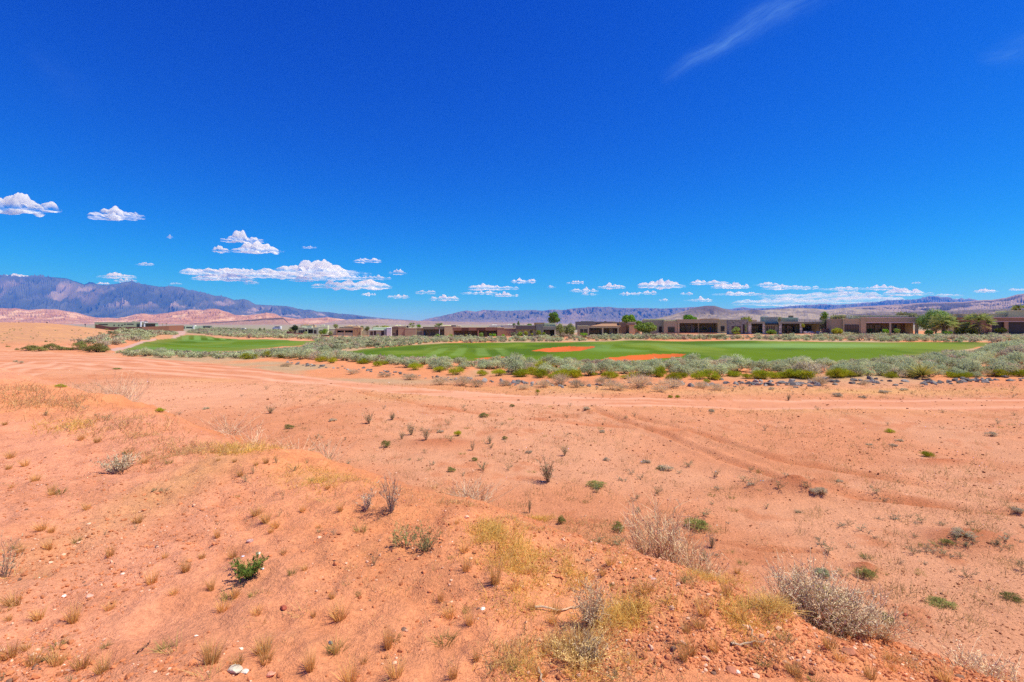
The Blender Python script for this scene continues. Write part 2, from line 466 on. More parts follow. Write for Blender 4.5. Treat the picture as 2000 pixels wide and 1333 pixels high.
patch(350, 775, 220, 28, (.68, .33, .19), .9); patch(330, 736, 240, 5, C_RED, .55); patch(760, 792, 200, 6, C_RED, .35); patch(640, 890, 90, 14, C_PALE * 1.08, .9); patch(1250, 870, 220, 20, C_PALE, .5)
patch(1080, 1100, 90, 40, C_OCHRE, .55); patch(980, 1045, 60, 30, C_OCHRE, .5); patch(1250, 1190, 110, 35, C_OCHRE, .45); patch(620, 935, 80, 25, C_OCHRE, .5)
patch(470, 885, 60, 20, C_OCHRE, .6); patch(850, 975, 140, 40, C_SANDY, .7); patch(1130, 1280, 100, 50, C_OCHRE, .6)
far_w = sstep(22, 30, dd) * (1 - m_w)
sage_soil = mixc(C_SANDY, np.array((.42, .30, .17)), sstep(.42, .6, fbm(gx * .12, gy * .12, 61, 4)))
cfar = sage_soil
above_road = front & (PY < 770) & (gy > 20) & ~inside(gx, gy, ROAD)
behind = (gy > 24) & (gx > -12)
k_s = sstep(23, 28, gy + .12 * np.maximum(0, -gx)) * sstep(-46, -26, gx) * (1 - m_w)
r_up = np.interp(PX, [-60, 100, 200, 300, 400, 500, 600, 700, 800, 900, 1000, 1200, 1400, 2080], [685, 688, 694, 702, 709, 720, 735, 748, 757, 764, 772, 778, 782, 777])
cg = mixc(cg, cfar, k_s * .85 * sstep(4, -3, PY - r_up))
hill_w = sstep(.25, .9, zz) * sstep(45, 60, dd) * (1 - sstep(-42, -30, gx)) * (1 - m_w)
hl = sstep(50, 56, dd) * (1 - sstep(-60, -46, gx + .12 * dd)) * (1 - m_w)
cg = mixc(cg, mixc(C_HILL, C_OCHRE, sstep(.5, .7, n_mid) * .5), np.maximum(hill_w, hl))
cg = mixc(cg, np.array((.30, .26, .18)), sstep(180, 420, dd))
cg = mixc(cg, np.array((.32, .24, .19)), sstep(800, 3000, dd))
pv = inside(gx, gy, ROAD)
rc = mixc(np.array((.57, .245, .128)), np.array((.62, .300, .172)), sstep(.4, .6, fbm(gx * .09, gy * .5, 71, 4)))
rc = mixc(rc, C_RED, sstep(.52, .64, fbm(gx * .2 + 5, gy * 1.6, 72, 3)) * .6)
ROAD_C = poly_w([(-60, 702), (100, 705), (200, 709), (300, 717), (400, 724), (500, 732), (600, 743), (700, 754), (800, 764), (900, 772), (1000, 780), (1200, 787), (1400, 790), (1600, 790), (1800, 790), (2080, 790)])
q_r = seg_dist(gx, gy, ROAD_C)
for off in (.85, 2.3):      # wheel tracks packed pale, loose red ridges between and beside them
    rc = mixc(rc, np.array((.70, .36, .225)), np.exp(-((q_r - off) / .28) ** 2) * .75 * (.5 + n_mid))
    rc = mixc(rc, np.array((.46, .17, .085)), np.exp(-((q_r - off - .55) / .16) ** 2) * .6 * (.4 + n_mid))
cg[pv] = rc[pv]
G1 = np.array((.105, .172, .005)); G2 = np.array((.130, .21, .011)); G3 = np.array((.20, .25, .03)); GD = np.array((.070, .128, .004))
turf = mixc(G1, GD, sstep(.42, .6, fbm(gx * .12, gy * .05, 81, 4)))
turf = mixc(turf, G3, sstep(.58, .72, fbm(gx * .1 + 3, gy * .03, 82, 4)) * .55)
st = ((gx + .07 * gy) / 2.5) % 1.0
sr = z_fr & (PX > 820) & (PX < 1010) & (PY > 679.5) & (PY < 697)
turf = mixc(turf, np.array((.18, .27, .055)), np.where(sr, np.clip(.5 + .5 * np.sin(st * 6.283) * 2.2, 0, 1) * .62 * (.6 + .7 * n_mid) * sstep(820, 850, PX) * sstep(1010, 975, PX) * sstep(679, 682, PY) * sstep(697.5, 694, PY), 0.0))
st2 = ((gx + .62 * gy) / 2.9) % 1.0
sl = z_fl & (PX > 330) & (PX < 480) & (PY < 664)
turf = mixc(turf, np.array((.15, .26, .05)), np.where(sl & (st2 < .5), 1.0, 0.0))
turf = mixc(turf, GD, np.where(sl & (st2 >= .5), .6, 0.0))
sl2 = z_fl & (PY >= 664)
turf = mixc(turf, np.array((.12, .22, .04)), np.where(sl2, sstep(.45, .6, fbm(gx * .06, gy * .45, 85, 3)), 0))
el = ((PX - 1560) / 190) ** 2 + ((PY - 675.5) / 5) ** 2
turf = mixc(turf, np.array((.19, .31, .085)), np.where(z_fr, np.exp(-el ** 2) * .85, 0))
el = ((PX - 1230) / 120) ** 2 + ((PY - 680) / 8) ** 2
turf = mixc(turf, np.array((.17, .28, .07)), np.where(z_fr, np.exp(-el ** 2) * .6 * sstep(.4, .6, fbm(gx * .3, gy * .07, 86, 3)), 0))
fz = z_fl | z_fr
for P in (FAIR_L, FAIR_R):
    q_e = seg_dist(gx, gy, P + [P[0]])
    turf = mixc(turf, np.array((.20, .20, .04)), np.exp(-(q_e / (1.0 + dd * .012)) ** 2) * .75 * (.4 + 1.2 * n_mid) * fz)
cg[fz] = turf[fz]
cg[z_bk] = np.array((.54, .118, .026))
zpath = np.zeros(len(gx), bool)
for P in PATH: zpath |= inside(gx, gy, P)
cg[zpath] = np.array((.50, .31, .25))

V = np.stack([gx, gy, zz], 1)
idx = np.arange(NR * NA).reshape(NR, NA)
q = np.stack([idx[:-1, :], idx[1:, :], np.roll(idx[1:, :], -1, 1), np.roll(idx[:-1, :], -1, 1)], -1).reshape(-1, 4)
q = q[:, ::-1]
cx4 = gx[q].mean(1); cy4 = gy[q].mean(1)
zone = np.zeros(len(q), int)
zone[inside(cx4, cy4, ROAD)] = 1
zone[inside(cx4, cy4, FAIR_L)] = 2; zone[inside(cx4, cy4, FAIR_R)] = 3
for i, P in enumerate(BUNK): zone[inside(cx4, cy4, P)] = 4 + i
for i, P in enumerate(PATH): zone[inside(cx4, cy4, P)] = 7
def piece(name, zi, mat, kind='structure'):
    f = q[zone == zi]
    u, inv = np.unique(f, return_inverse=True)
    C = cg[u].copy(); vv = V[u]; fl = [inv.reshape(-1, 4)]
    if zi == 0:                    # close the middle, under the camera
        k = len(vv); vv = np.concatenate([vv, [(0, 0, GZ[0].mean())]]); C = np.concatenate([C, C[:1]])
        fl.append(np.array([(k, (i + 1) % NA, i) for i in range(NA)]))
    o = mesh_obj(name, vv, fl, mat, colors=C, smooth=True)
    return tag(o, kind=kind)
piece('ground', 0, M_GROUND)
piece('dirt_road', 1, M_ROAD)
piece('fairway', 2, M_GRASS); piece('fairway', 3, M_GRASS)
for i in range(3): piece('sand_bunker', 4 + i, M_SAND)
piece('cart_path', 7, M_PATH)
def gz(x, y): return float(ground(np.array([x]), np.array([y]))[0])
def at(px, py):
    p = unproj(px, py)
    return (p[0], p[1], gz(p[0], p[1]))

# ------------------------------------------------------------------ plants (prototypes)
def sphere_dirs(n, up=-.2):
    v = rng.normal(size=(n, 3)); v /= np.linalg.norm(v, axis=1)[:, None]
    v[:, 2] = np.where(v[:, 2] < up, -v[:, 2], v[:, 2])
    return v
def bush_mesh(nl, ns, leaf, c0, c1, stem, lumps_r=.33, flat=.62, spiky=.0, width=.28):
    """a rounded bush of radius ~1, height ~flat*1.6: many sprigs on lumps, twigs below"""
    b = MB()
    L = sphere_dirs(nl, .0) * rng.uniform(.45, .78, nl)[:, None]; L[:, 2] = np.abs(L[:, 2]) * flat * 1.25 + .22
    lr = rng.uniform(.6, 1.25, nl) * lumps_r
    base = []; dr = []; cc = []; sd = []
    c0 = np.array(c0); c1 = np.array(c1)
    for i in range(nl):
        u = sphere_dirs(ns, -.35)
        base.append(L[i] + u * lr[i] * rng.uniform(.45, .95, ns)[:, None] * np.array([1, 1, .85]))
        tg = np.cross(u, rng.normal(size=(ns, 3))); tg /= np.linalg.norm(tg, axis=1)[:, None] + 1e-9
        d = tg * .75 + u * (.45 + spiky) + np.array([0, 0, .25 + spiky]) + rng.normal(size=(ns, 3)) * .2
        dr.append(d); sd.append(np.cross(d, u + L[i] * .6 + rng.normal(size=(ns, 3)) * .25))
        tint = rng.uniform(.85, 1.18)
        cc.append(np.clip((c0 + (c1 - c0) * rng.random(ns)[:, None]) * tint, 0, 1))
    base = np.concatenate(base); dr = np.concatenate(dr); cc = np.concatenate(cc); sd = np.concatenate(sd)
    base[:, 2] = np.maximum(base[:, 2], .03)
    n = len(base)
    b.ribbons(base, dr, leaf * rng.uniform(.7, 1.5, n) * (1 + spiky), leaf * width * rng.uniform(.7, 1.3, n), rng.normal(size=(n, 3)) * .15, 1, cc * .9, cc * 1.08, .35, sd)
    k = nl * 3
    tip = L[rng.integers(0, nl, k)] + rng.normal(size=(k, 3)) * .15; tip[:, 2] = np.abs(tip[:, 2])
    b0 = rng.normal(size=(k, 3)) * .08; b0[:, 2] = -.05
    d = tip - b0
    b.ribbons(b0, d, np.linalg.norm(d, axis=1), .035, rng.normal(size=(k, 3)) * .08, 2, stem, stem, .5)
    return b
SAGE_A, SAGE_B = (.40, .44, .23), (.61, .64, .37)
SAGE_C, SAGE_D = (.48, .41, .27), (.64, .54, .36)
STEM = (.20, .16, .11)
def proto(b, name, mat): 
    V_, F_, C_ = b.get()
    o = mesh_obj(name, V_, F_, mat, colors=C_)
    col.objects.unlink(o)
    return o
sage_hi = [proto(bush_mesh(13, 130, .12, SAGE_A, SAGE_B, STEM, .40), 'sagebrush', M_SAGE) for _ in range(5)] + \
          [proto(bush_mesh(12, 115, .13, SAGE_C, SAGE_D, STEM, .38), 'sagebrush', M_SAGE) for _ in range(3)]
lime_hi = [proto(bush_mesh(18, 70, .16, (.30, .34, .012), (.52, .52, .03), (.2, .18, .05), .36, .6, .4, .14), 'rabbitbrush', M_LEAF) for _ in range(4)]
olive_hi = [proto(bush_mesh(18, 60, .13, (.20, .215, .05), (.34, .33, .10), STEM, .34, .7, .1, .25), 'creosote_bush', M_LEAF) for _ in range(3)]
garden_hi = [proto(bush_mesh(22, 60, .13, (.17, .25, .02), (.33, .40, .05), (.1, .08, .04), .36, .8, 0, .4), 'garden_shrub', M_LEAF) for _ in range(3)]
tan_hi = [proto(bush_mesh(14, 45, .26, (.56, .42, .25), (.72, .55, .34), (.45, .33, .2), .34, .5, .5, .07), 'dry_brush', M_STRAW) for _ in range(4)]

def tuft_mesh(nb, h, spread, c0, c1, w=.012, lean=(0, 0)):
    b = MB()
    th = rng.uniform(0, 6.283, nb); r = np.sqrt(rng.random(nb)) * spread * .35
    base = np.stack([np.cos(th) * r, np.sin(th) * r, np.full(nb, -.015)], 1)
    out = np.stack([np.cos(th), np.sin(th), np.zeros(nb)], 1)
    d = out * rng.uniform(.05, .5, nb)[:, None] * spread / h * 1.6 + np.array([lean[0], lean[1], 1.0]) + rng.normal(size=(nb, 3)) * .08
    k = rng.random(nb)[:, None]
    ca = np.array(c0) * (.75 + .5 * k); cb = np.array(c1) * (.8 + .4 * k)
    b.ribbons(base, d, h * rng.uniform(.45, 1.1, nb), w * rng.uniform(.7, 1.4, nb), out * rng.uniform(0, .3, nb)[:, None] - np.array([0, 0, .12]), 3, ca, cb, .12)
    return b
def twig_mesh(nstem, h, spread, c, leafc=None, nsub=5, leafn=0, rad=.006, leaf=.02, curve=.25):
    """woody dry weed: curved stems, each with finer side twigs and bits of leaf"""
    b = MB(); c = np.array(c)
    P0, D0, L0, CC = [], [], [], []
    for i in range(nstem):
        th = rng.uniform(0, 6.283); o = np.array([math.cos(th), math.sin(th), 0])
        L = h * rng.uniform(.55, 1.05); t = np.linspace(0, 1, 6)
        sp = spread * rng.uniform(.15, 1)
        pts = o * (sp * t ** rng.uniform(.8, 1.6))[:, None] + np.array([0, 0, 1]) * (L * t)[:, None]
        pts[1:] += np.cumsum(rng.normal(size=(5, 3)) * L * .03, 0)
        pts[0, 2] = -.03; pts[:, :2] += rng.normal(size=2) * spread * .06
        cs = c * rng.uniform(.75, 1.25)
        b.tube(pts, np.linspace(rad, rad * .3, 6) * rng.uniform(.7, 1.2), 3, cs)
        for _ in range(nsub):
            k = rng.uniform(.25, .98) * 5; j = int(k); p = pts[j] + (pts[min(j + 1, 5)] - pts[j]) * (k - j)
            P0.append(p); D0.append(o * .5 + rng.normal(size=3) * .6 + np.array([0, 0, .8])); L0.append(L * rng.uniform(.12, .38)); CC.append(cs)
    if P0:
        P0 = np.array(P0); D0 = np.array(D0); L0 = np.array(L0); CC = np.array(CC)
        D0 /= np.linalg.norm(D0, axis=1)[:, None]
        b.ribbons(P0, D0, L0, rad * 1.1, rng.normal(size=(len(P0), 3)) * curve * .5, 3, CC, CC * 1.1, .4)
        if leafn:
            k = rng.integers(0, len(P0), leafn)
            p = P0[k] + D0[k] * (L0[k] * rng.uniform(.2, 1.1, leafn))[:, None]
            lc = np.array(leafc) * rng.uniform(.65, 1.35, leafn)[:, None]
            b.ribbons(p, rng.normal(size=(leafn, 3)) + np.array([0, 0, .5]), leaf * rng.uniform(.6, 1.5, leafn), leaf * .4, rng.normal(size=(leafn, 3)) * .2, 1, lc, lc, .4)
    return b

TC0, TC1 = (.60, .33, .09), (.95, .60, .24)
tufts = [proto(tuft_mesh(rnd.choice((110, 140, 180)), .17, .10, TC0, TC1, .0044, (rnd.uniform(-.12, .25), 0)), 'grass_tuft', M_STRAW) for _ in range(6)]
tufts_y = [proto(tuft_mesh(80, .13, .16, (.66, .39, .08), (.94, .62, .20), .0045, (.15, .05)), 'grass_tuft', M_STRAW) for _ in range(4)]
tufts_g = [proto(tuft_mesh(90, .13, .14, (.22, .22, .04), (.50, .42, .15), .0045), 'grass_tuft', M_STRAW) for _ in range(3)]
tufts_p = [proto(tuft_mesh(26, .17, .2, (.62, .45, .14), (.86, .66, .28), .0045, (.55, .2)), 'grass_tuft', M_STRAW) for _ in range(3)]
weeds_d = [proto(twig_mesh(9, .22, .16, (.26, .21, .12), (.26, .28, .14), 7, 150, .0022, .016), 'weed', M_LEAF) for _ in range(4)]
weeds_s = [proto(twig_mesh(8, .16, .14, (.36, .30, .18), (.34, .34, .22), 6, 120, .0022, .016), 'weed', M_LEAF) for _ in range(4)]

# ---- placing things with a label that says which one
ORD = ['nearest', 'second nearest', 'third nearest', 'fourth nearest', 'fifth nearest', 'sixth nearest', 'seventh nearest', 'eighth nearest', 'ninth nearest', 'tenth nearest',
       'eleventh nearest', 'twelfth nearest']
def label_near(objs, what, landmarks, cat, group, far_label=None):
    """each object takes the landmark it stands closest to and its rank among those"""
    L = {}
    LM = [(n, unproj(px, py)) for n, px, py in landmarks]
    for o in objs:
        d = [(math.hypot(o.location.x - p[0], o.location.y - p[1]), n) for n, p in LM]
        dm, n = min(d); L.setdefault(n, []).append((dm, o))
    for n, lst in L.items():
        lst.sort(key=lambda t: t[0])
        for k, (dm, o) in enumerate(lst):
            if k < len(ORD): tag(o, f'{what} {ORD[k]} to {n}', cat, group)
            else: tag(o, f'{what} farther out around {n}', cat, group)

# sagebrush --------------------------------------------------------------
S_FRONT = [(232, 690), (300, 692), (380, 692), (460, 688), (520, 684), (600, 678), (622, 672), (640, 692), (720, 702), (900, 708), (1000, 711), (1200, 713),
           (1500, 714), (1700, 708), (1830, 695), (1915, 682), (1945, 674), (2060, 668), (2060, 741), (1900, 738), (1700, 737), (1400, 736), (1200, 736), (1000, 731),
           (800, 721), (700, 713), (560, 700), (450, 702), (380, 700), (300, 698), (240, 696)]
S_BACK = [(622, 662), (800, 661), (1000, 662.5), (1100, 661), (1300, 657.5), (1450, 660), (1600, 660), (1660, 656), (1990, 657), (2060, 657), (2060, 668), (1945, 671), (1600, 666.5), (1430, 664), (1230, 663), (1100, 667.5),
          (1000, 667.5), (830, 671.5), (700, 682), (640, 687), (605, 692), (590, 677), (625, 672), (610, 666)]
S_FAR = [(415, 642), (480, 643), (560, 647), (622, 657), (622, 664), (560, 662), (470, 661.5), (400, 653), (365, 650), (375, 645)]
S_LEFT = [(145, 673), (200, 660), (290, 650), (340, 646), (345, 654), (300, 660), (240, 673), (212, 684), (222, 690), (175, 688), (150, 680)]
FP = poly_w(S_FRONT)
def sample(pts, n, seed):
    P = poly_w(pts); r = np.random.default_rng(seed)
    xs = [p[0] for p in P]; ys = [p[1] for p in P]
    out = []
    while len(out) < n:
        x = r.uniform(min(xs), max(xs), 4000); y = r.uniform(min(ys), max(ys), 4000)
        k = inside(x, y, P)
        out += list(zip(x[k], y[k]))
    return out[:n]
sage = []      # (x, y, radius)
def thin(cands, rfun, ov, keepf=None):
    cell = {}
    for (x, y) in cands:
        r = rfun(x, y)
        if keepf is not None and keepf(x, y) < rnd.random(): continue
        key = (int(x // 2), int(y // 2)); ok = True
        for i in (-1, 0, 1):
            for j in (-1, 0, 1):
                for (a, b, c) in cell.get((key[0] + i, key[1] + j), ()):
                    if math.hypot(x - a, y - b) < (r + c) * ov: ok = False; break
        if ok:
            cell.setdefault(key, []).append((x, y, r)); sage.append((x, y, r))
def front_r(x, y):
    t = np.clip((y - 23) / 15, 0, 1)
    pxx, pyy = px_of(x, y, gz(x, y))
    tl = np.interp(pxx, [230, 300, 380, 450, 500, 560, 620, 700, 760, 840, 930, 985, 1040, 1100, 1150, 1200, 1300, 1350, 1420, 1500, 1560, 1640, 1700, 1800, 1850, 1900, 1930, 2000],
                   [682, 676, 684, 685, 681, 677, 673, 684, 689, 690, 699, 687, 685, 689, 692, 698, 694, 684, 689, 702, 689, 700, 695, 689, 680, 686, 669, 659])
    rm = (pyy - tl) / F * y / 1.6                       # tall only where it would not hide the grass
    return max(.17, min(rnd.uniform(.36, .88) + t * rnd.uniform(.05, .5), rm * rnd.uniform(.85, 1.35)))
def front_keep(x, y):
    pxx, pyy = px_of(x, y, gz(x, y))
    edge = float(np.interp(pxx, [230, 560, 700, 800, 1000, 1200, 1400, 1800, 2060], [699, 704, 713, 722, 733, 737, 737, 739, 742]))
    return min(1.0, .35 + max(0, edge - pyy) / 12.0) * (1.0 if fbm(x * .35, y * .35, 91, 3) > .37 else .2)
thin(sample(S_FRONT, 3200, 1), front_r, .70, front_keep)
nf = len(sage)
thin(sample(S_BACK, 4200, 2), lambda x, y: rnd.uniform(.35, .85), .72, lambda x, y: .9 if fbm(x * .16, y * .16, 92, 3) > .44 else .18)
thin(sample(S_FAR, 2600, 3), lambda x, y: rnd.uniform(.45, 1.05), .8, lambda x, y: .9 if fbm(x * .1, y * .1, 93, 3) > .45 else .2)
thin(sample(S_LEFT, 1100, 4), lambda x, y: rnd.uniform(.4, .95), .7, lambda x, y: 1.0 if fbm(x * .12, y * .12, 94, 3) > .38 else .3)
sage.sort(key=lambda t: -t[2] / t[1])
ind = []
for i, (x, y, r) in enumerate(sage[:300]):
    src = sage_hi[rnd.randrange(8) if rnd.random() < .45 else rnd.randrange(5)]
    ind.append(inst(src, (x, y, gz(x, y) - .05), rnd.uniform(0, 6.28), (r * rnd.uniform(.95, 1.25), r * rnd.uniform(.95, 1.25), r * rnd.uniform(.85, 1.2))))
LM_FAR = [('the large upper red bunker', 1100, 684), ('the red bunker half hidden by brush', 1250, 700), ('the spiky yucca', 1800, 745), ('the narrow red bunker strip', 950, 700),
          ('the left end of the dark rocks', 560, 713), ('the bend of the cart path', 250, 682), ('the right edge of the picture by the rocks', 1990, 735),
          ('the pale putting green', 1560, 690), ('the striped mowing on the near fairway', 900, 695), ('the tip of the left fairway', 620, 672),
          ('the wide dark rock pile', 1480, 735), ('the lime shrubs under the bunker', 1200, 735), ('the far right end of the fairway', 1900, 690), ('the middle of the dark rocks', 1000, 735),
          ('the bright lower edge of the left fairway', 420, 692), ('the curve of the dirt road', 700, 715), ('the near left corner of the right fairway', 660, 700), ('the far corner of the right fairway', 1100, 667),
          ('the stone columned house', 1530, 662), ('the two fan palms', 1880, 662), ('the wide tan house', 1360, 660)]
label_near(ind, 'grey green sagebrush', LM_FAR, 'shrub', 'sagebrush along the golf fairways')
def merge(protos, items, name, mat, label=None, cat=None):
    """very many far ones as one mass"""
    vs = []; fs = {}; cs = []; n = 0
    P = [p.data for p in protos]
    A = []
    for me in P:
        v = np.empty(len(me.vertices) * 3, np.float32); me.vertices.foreach_get('co', v)
        c = np.empty(len(me.vertices) * 4, np.float32); me.color_attributes['Col'].data.foreach_get('color', c)
        lt = np.empty(len(me.polygons), np.int32); me.polygons.foreach_get('loop_total', lt)
        vi = np.empty(len(me.loops), np.int32); me.loops.foreach_get('vertex_index', vi)
        assert (lt == lt[0]).all()
        A.append((v.reshape(-1, 3), c.reshape(-1, 4)[:, :3], vi.reshape(-1, lt[0])))
    for (k, x, y, z, r, rz, sx) in items:
        v, c, f = A[k]
        ca, sa = math.cos(rz), math.sin(rz)
        w = np.stack([(v[:, 0] * ca - v[:, 1] * sa) * r * sx + x, (v[:, 0] * sa + v[:, 1] * ca) * r * sx + y, v[:, 2] * r + z], 1)
        vs.append(w); cs.append(c * rnd.uniform(.82, 1.15)); fs.setdefault(f.shape[1], []).append(f + n); n += len(v)
    o = mesh_obj(name, np.concatenate(vs), [np.concatenate(f) for f in fs.values()], mat, colors=np.concatenate(cs))
    return tag(o, label, cat, kind='stuff')
sage_lo = [proto(bush_mesh(9, 14, .30, SAGE_A, SAGE_B, STEM, .38, .62, 0, .5), 'sagebrush', M_SAGE) for _ in range(4)] + \
          [proto(bush_mesh(9, 14, .30, SAGE_C, SAGE_D, STEM, .38, .62, 0, .5), 'sagebrush', M_SAGE) for _ in range(3)] + \
          [proto(bush_mesh(8, 13, .28, (.16, .17, .08), (.25, .25, .13), STEM, .38, .62, 0, .5), 'sagebrush', M_SAGE) for _ in range(1)]
merge(sage_lo, [(rnd.choice((0, 1, 2, 3, 0, 1, 2, 3, 4, 5, 6, 7)), x, y, gz(x, y) - .05, r * (1.0 if y < 100 else 1.15), rnd.uniform(0, 6.28), 1.1) for (x, y, r) in sage[300:]],
      'sagebrush_cover', M_SAGE, 'low grey green sagebrush covering the desert behind the fairways', 'ground cover')

# lime green cushions behind the rocks ------------------------------------
lime = []
def lime_line():
    L = [(400, 699), (470, 702), (560, 705), (700, 713), (800, 722), (900, 733), (1000, 739), (1060, 740), (1200, 743), (1320, 743), (1400, 743), (1560, 741), (1700, 739), (1800, 740), (1990, 738)]
    for a, b, n in ((415, 520, 7), (520, 700, 6), (700, 1000, 10), (1010, 1060, 4), (1060, 1340, 22), (1360, 1600, 20), (1600, 1780, 9), (1830, 2010, 14)):
        for _ in range(n):
            px = rnd.uniform(a, b); py = np.interp(px, [p[0] for p in L], [p[1] for p in L]) - abs(rnd.gauss(0, 5))
            yield px, py, rnd.uniform(.28, .52)
for px, py, r in list(lime_line()) + [(1060, 728, .7), (1040, 733, .5), (1290, 735, .5), (640, 690, .35), (520, 686, .3)]:
    x, y, z = at(px, py)
    lime.append(inst(lime_hi[rnd.randrange(4)], (x, y, z - .04), rnd.uniform(0, 6.28), (r * 1.1, r * 1.1, r * rnd.uniform(.85, 1.1))))
label_near(lime, 'lime green cushion shrub', LM_FAR, 'shrub', 'lime green shrubs along the rock edge')
tanb = []
for px, py, w in ((1095, 752, 50), (1130, 757, 40), (1180, 752, 40), (1250, 757, 70), (1200, 762, 50), (1310, 758, 60), (1290, 766, 36), (860, 752, 40), (900, 753, 50), (930, 756, 40), (985, 754, 30),
                  (1060, 757, 40), (1370, 757, 40), (800, 742, 40), (690, 731, 30), (1600, 752, 40), (1025, 761, 34), (1400, 762, 40), (1660, 735, 40), (1940, 735, 40), (560, 716, 26), (750, 737, 28), (1690, 752, 24)):
    x, y, z = at(px, py); r = w / F * y * .5
    tanb.append(inst(tan_hi[rnd.randrange(4)], (x, y, z - .03), rnd.uniform(0, 6.28), (r, r, r * rnd.uniform(.55, .8))))
label_near(tanb, 'tan dry brush clump', LM_FAR + [('the left end of the near rocks', 800, 740), ('the short lime shrub by the road', 1050, 768)], 'shrub', 'dry brush along the rock edge')

# boulders of the edging --------------------------------------------------
rocks_p = []
for k in range(8):
    v, f = rock_shape(100 + k, .62, 10)
    base = np.array(((.20, .18, .165), (.14, .125, .115), (.32, .29, .26), (.24, .21, .19))[k % 4])
    rocks_p.append(proto_ := None)
    o = mesh_obj('boulder', v, f, M_STONE, colors=np.tile(base, (len(v), 1))); col.objects.unlink(o); rocks_p[-1] = o
RL = [(540, 711), (600, 714), (700, 723), (800, 733), (870, 741), (950, 747), (1010, 749), (1100, 752), (1200, 752), (1320, 752), (1400, 752), (1480, 751), (1600, 749), (1700, 747), (1800, 748), (1900, 746), (2010, 743)]
rocks = []
def putrock(px, py, w, flat=1):
    x, y, z = at(px, py); r = w / F * y * .5
    rocks.append(inst(rocks_p[rnd.randrange(8)], (x, y, z + r * .12), rnd.uniform(0, 6.28), (r, r, r * flat * rnd.uniform(.8, 1.15))))
for a, b, n in ((540, 640, 16), (640, 760, 20), (760, 930, 30), (930, 1060, 26), (1060, 1240, 22), (1240, 1420, 26), (1430, 1610, 74), (1610, 1770, 22), (1800, 1930, 36), (1930, 2010, 12)):
    for _ in range(n):
        px = rnd.uniform(a, b); py = np.interp(px, [p[0] for p in RL], [p[1] for p in RL]) + rnd.gauss(0, 2.2 if px < 1000 else 2.6)
        putrock(px, py, rnd.choice((7, 8, 9, 11, 13, 15)) * (.75 if px < 900 else 1.1))
for px, py, w in ((1330, 752, 26), (1505, 746, 18), (1548, 745, 16), (1625, 747, 20), (1700, 746, 16), (1770, 746, 18), (1866, 742, 16), (1882, 741, 15), (1900, 743, 16), (1932, 744, 18), (1680, 744, 14), (1610, 742, 18), (1010, 748, 16), (1040, 750, 14)):
    putrock(px, py, w, .8)
label_near(rocks, 'dark basalt boulder', LM_FAR + [('the left end of the near rocks', 800, 740), ('the short lime shrub by the road', 1050, 768), ('the thickest part of the rock pile', 1455, 752),
           ('the right hand run of rocks', 1870, 745), ('the gap left of the yucca', 1710, 748), ('the biggest pale boulder', 1330, 752), ('the rocks above the road bend', 640, 718), ('the thin rocks by the road', 720, 726),
           ('the rocks below the lime shrubs', 1180, 752), ('the small dry bush by the rocks', 1560, 752), ('the rocks before the tan brush', 900, 744)], 'rock', 'basalt boulders edging the golf course')

# yucca -------------------------------------------------------------------
b = MB(); n = 170
u = sphere_dirs(n, -.1)
b.ribbons(u * .06 + np.array([0, 0, .18]), u + np.array([0, 0, .25]), rng.uniform(.55, .95, n), .045, -np.abs(u[:, 2:3]) * np.array([0, 0, .2]), 2, (.24, .25, .04), (.56, .48, .12), .1)
n = 60; u = sphere_dirs(n, -.1); u[:, 2] = rng.uniform(-.25, .1, n)
b.ribbons(u * .06 + np.array([0, 0, .14]), u, rng.uniform(.4, .6, n), .04, np.array([[0, 0, -.15]]).repeat(n, 0), 2, (.30, .22, .09), (.42, .33, .15), .2)
x, y, z = at(1800, 741)
tag(b.build('yucca', M_LEAF, loc=(x, y, z)), 'spiky green and yellow yucca rosette behind the rocks', 'yucca')
# olive bushes on the left
ol = []
for px, py, w, hh in ((58, 685, 30, 14), (80, 686, 30, 12), (100, 684, 34, 18), (66, 684, 26, 12), (120, 684, 30, 9), (155, 684, 26, 22), (168, 686, 26, 14), (188, 688, 36, 22), (200, 688, 26, 14), (140, 684, 24, 8), (90, 668, 6, 4), (16, 678, 8, 4), (33, 684, 8, 6), (208, 645, 7, 5), (195, 652, 7, 4)):
    x, y, z = at(px, py); r = w / F * y * .55
    ol.append(inst(olive_hi[rnd.randrange(3)], (x, y, z - .05), rnd.uniform(0, 6.28), (r, r, hh / F * y / 1.25)))
label_near(ol, 'olive green desert bush', [('the left end of the olive row', 55, 684), ('the tallest bush beside the dirt heap', 190, 688), ('the middle of the olive row', 105, 684), ('the garden wall on the hill', 205, 646), ('the left picture edge', 5, 682)], 'shrub', 'olive bushes below the hill')
hl_ = []
for k in range(95):
    px = rnd.uniform(-5, 205); py = rnd.uniform(640, 677)
    if py < 636 + .03 * px + 4: continue
    p = unproj(px, py)
    if p is None or p[1] > 110: continue
    r = rnd.uniform(1.6, 3.4) / F * p[1] * .6
    src = rnd.choice((olive_hi + sage_hi[:4]))
    hl_.append(inst(src, (p[0], p[1], gz(*p) - .03), rnd.uniform(0, 6.28), (r, r, r * .9)))
label_near(hl_, 'tiny dark scrub bush', [('the brown hut', 24, 637), ('the peak of the sand hill', 62, 638), ('the garden wall end', 190, 646), ('the olive row', 90, 676), ('the utility post', 92, 640), ('the left picture edge at mid slope', 5, 655), ('the middle of the slope', 110, 655), ('the right foot of the slope', 150, 668), ('the low left foot of the slope', 30, 670)], 'shrub', 'scrub on the sandy hill')

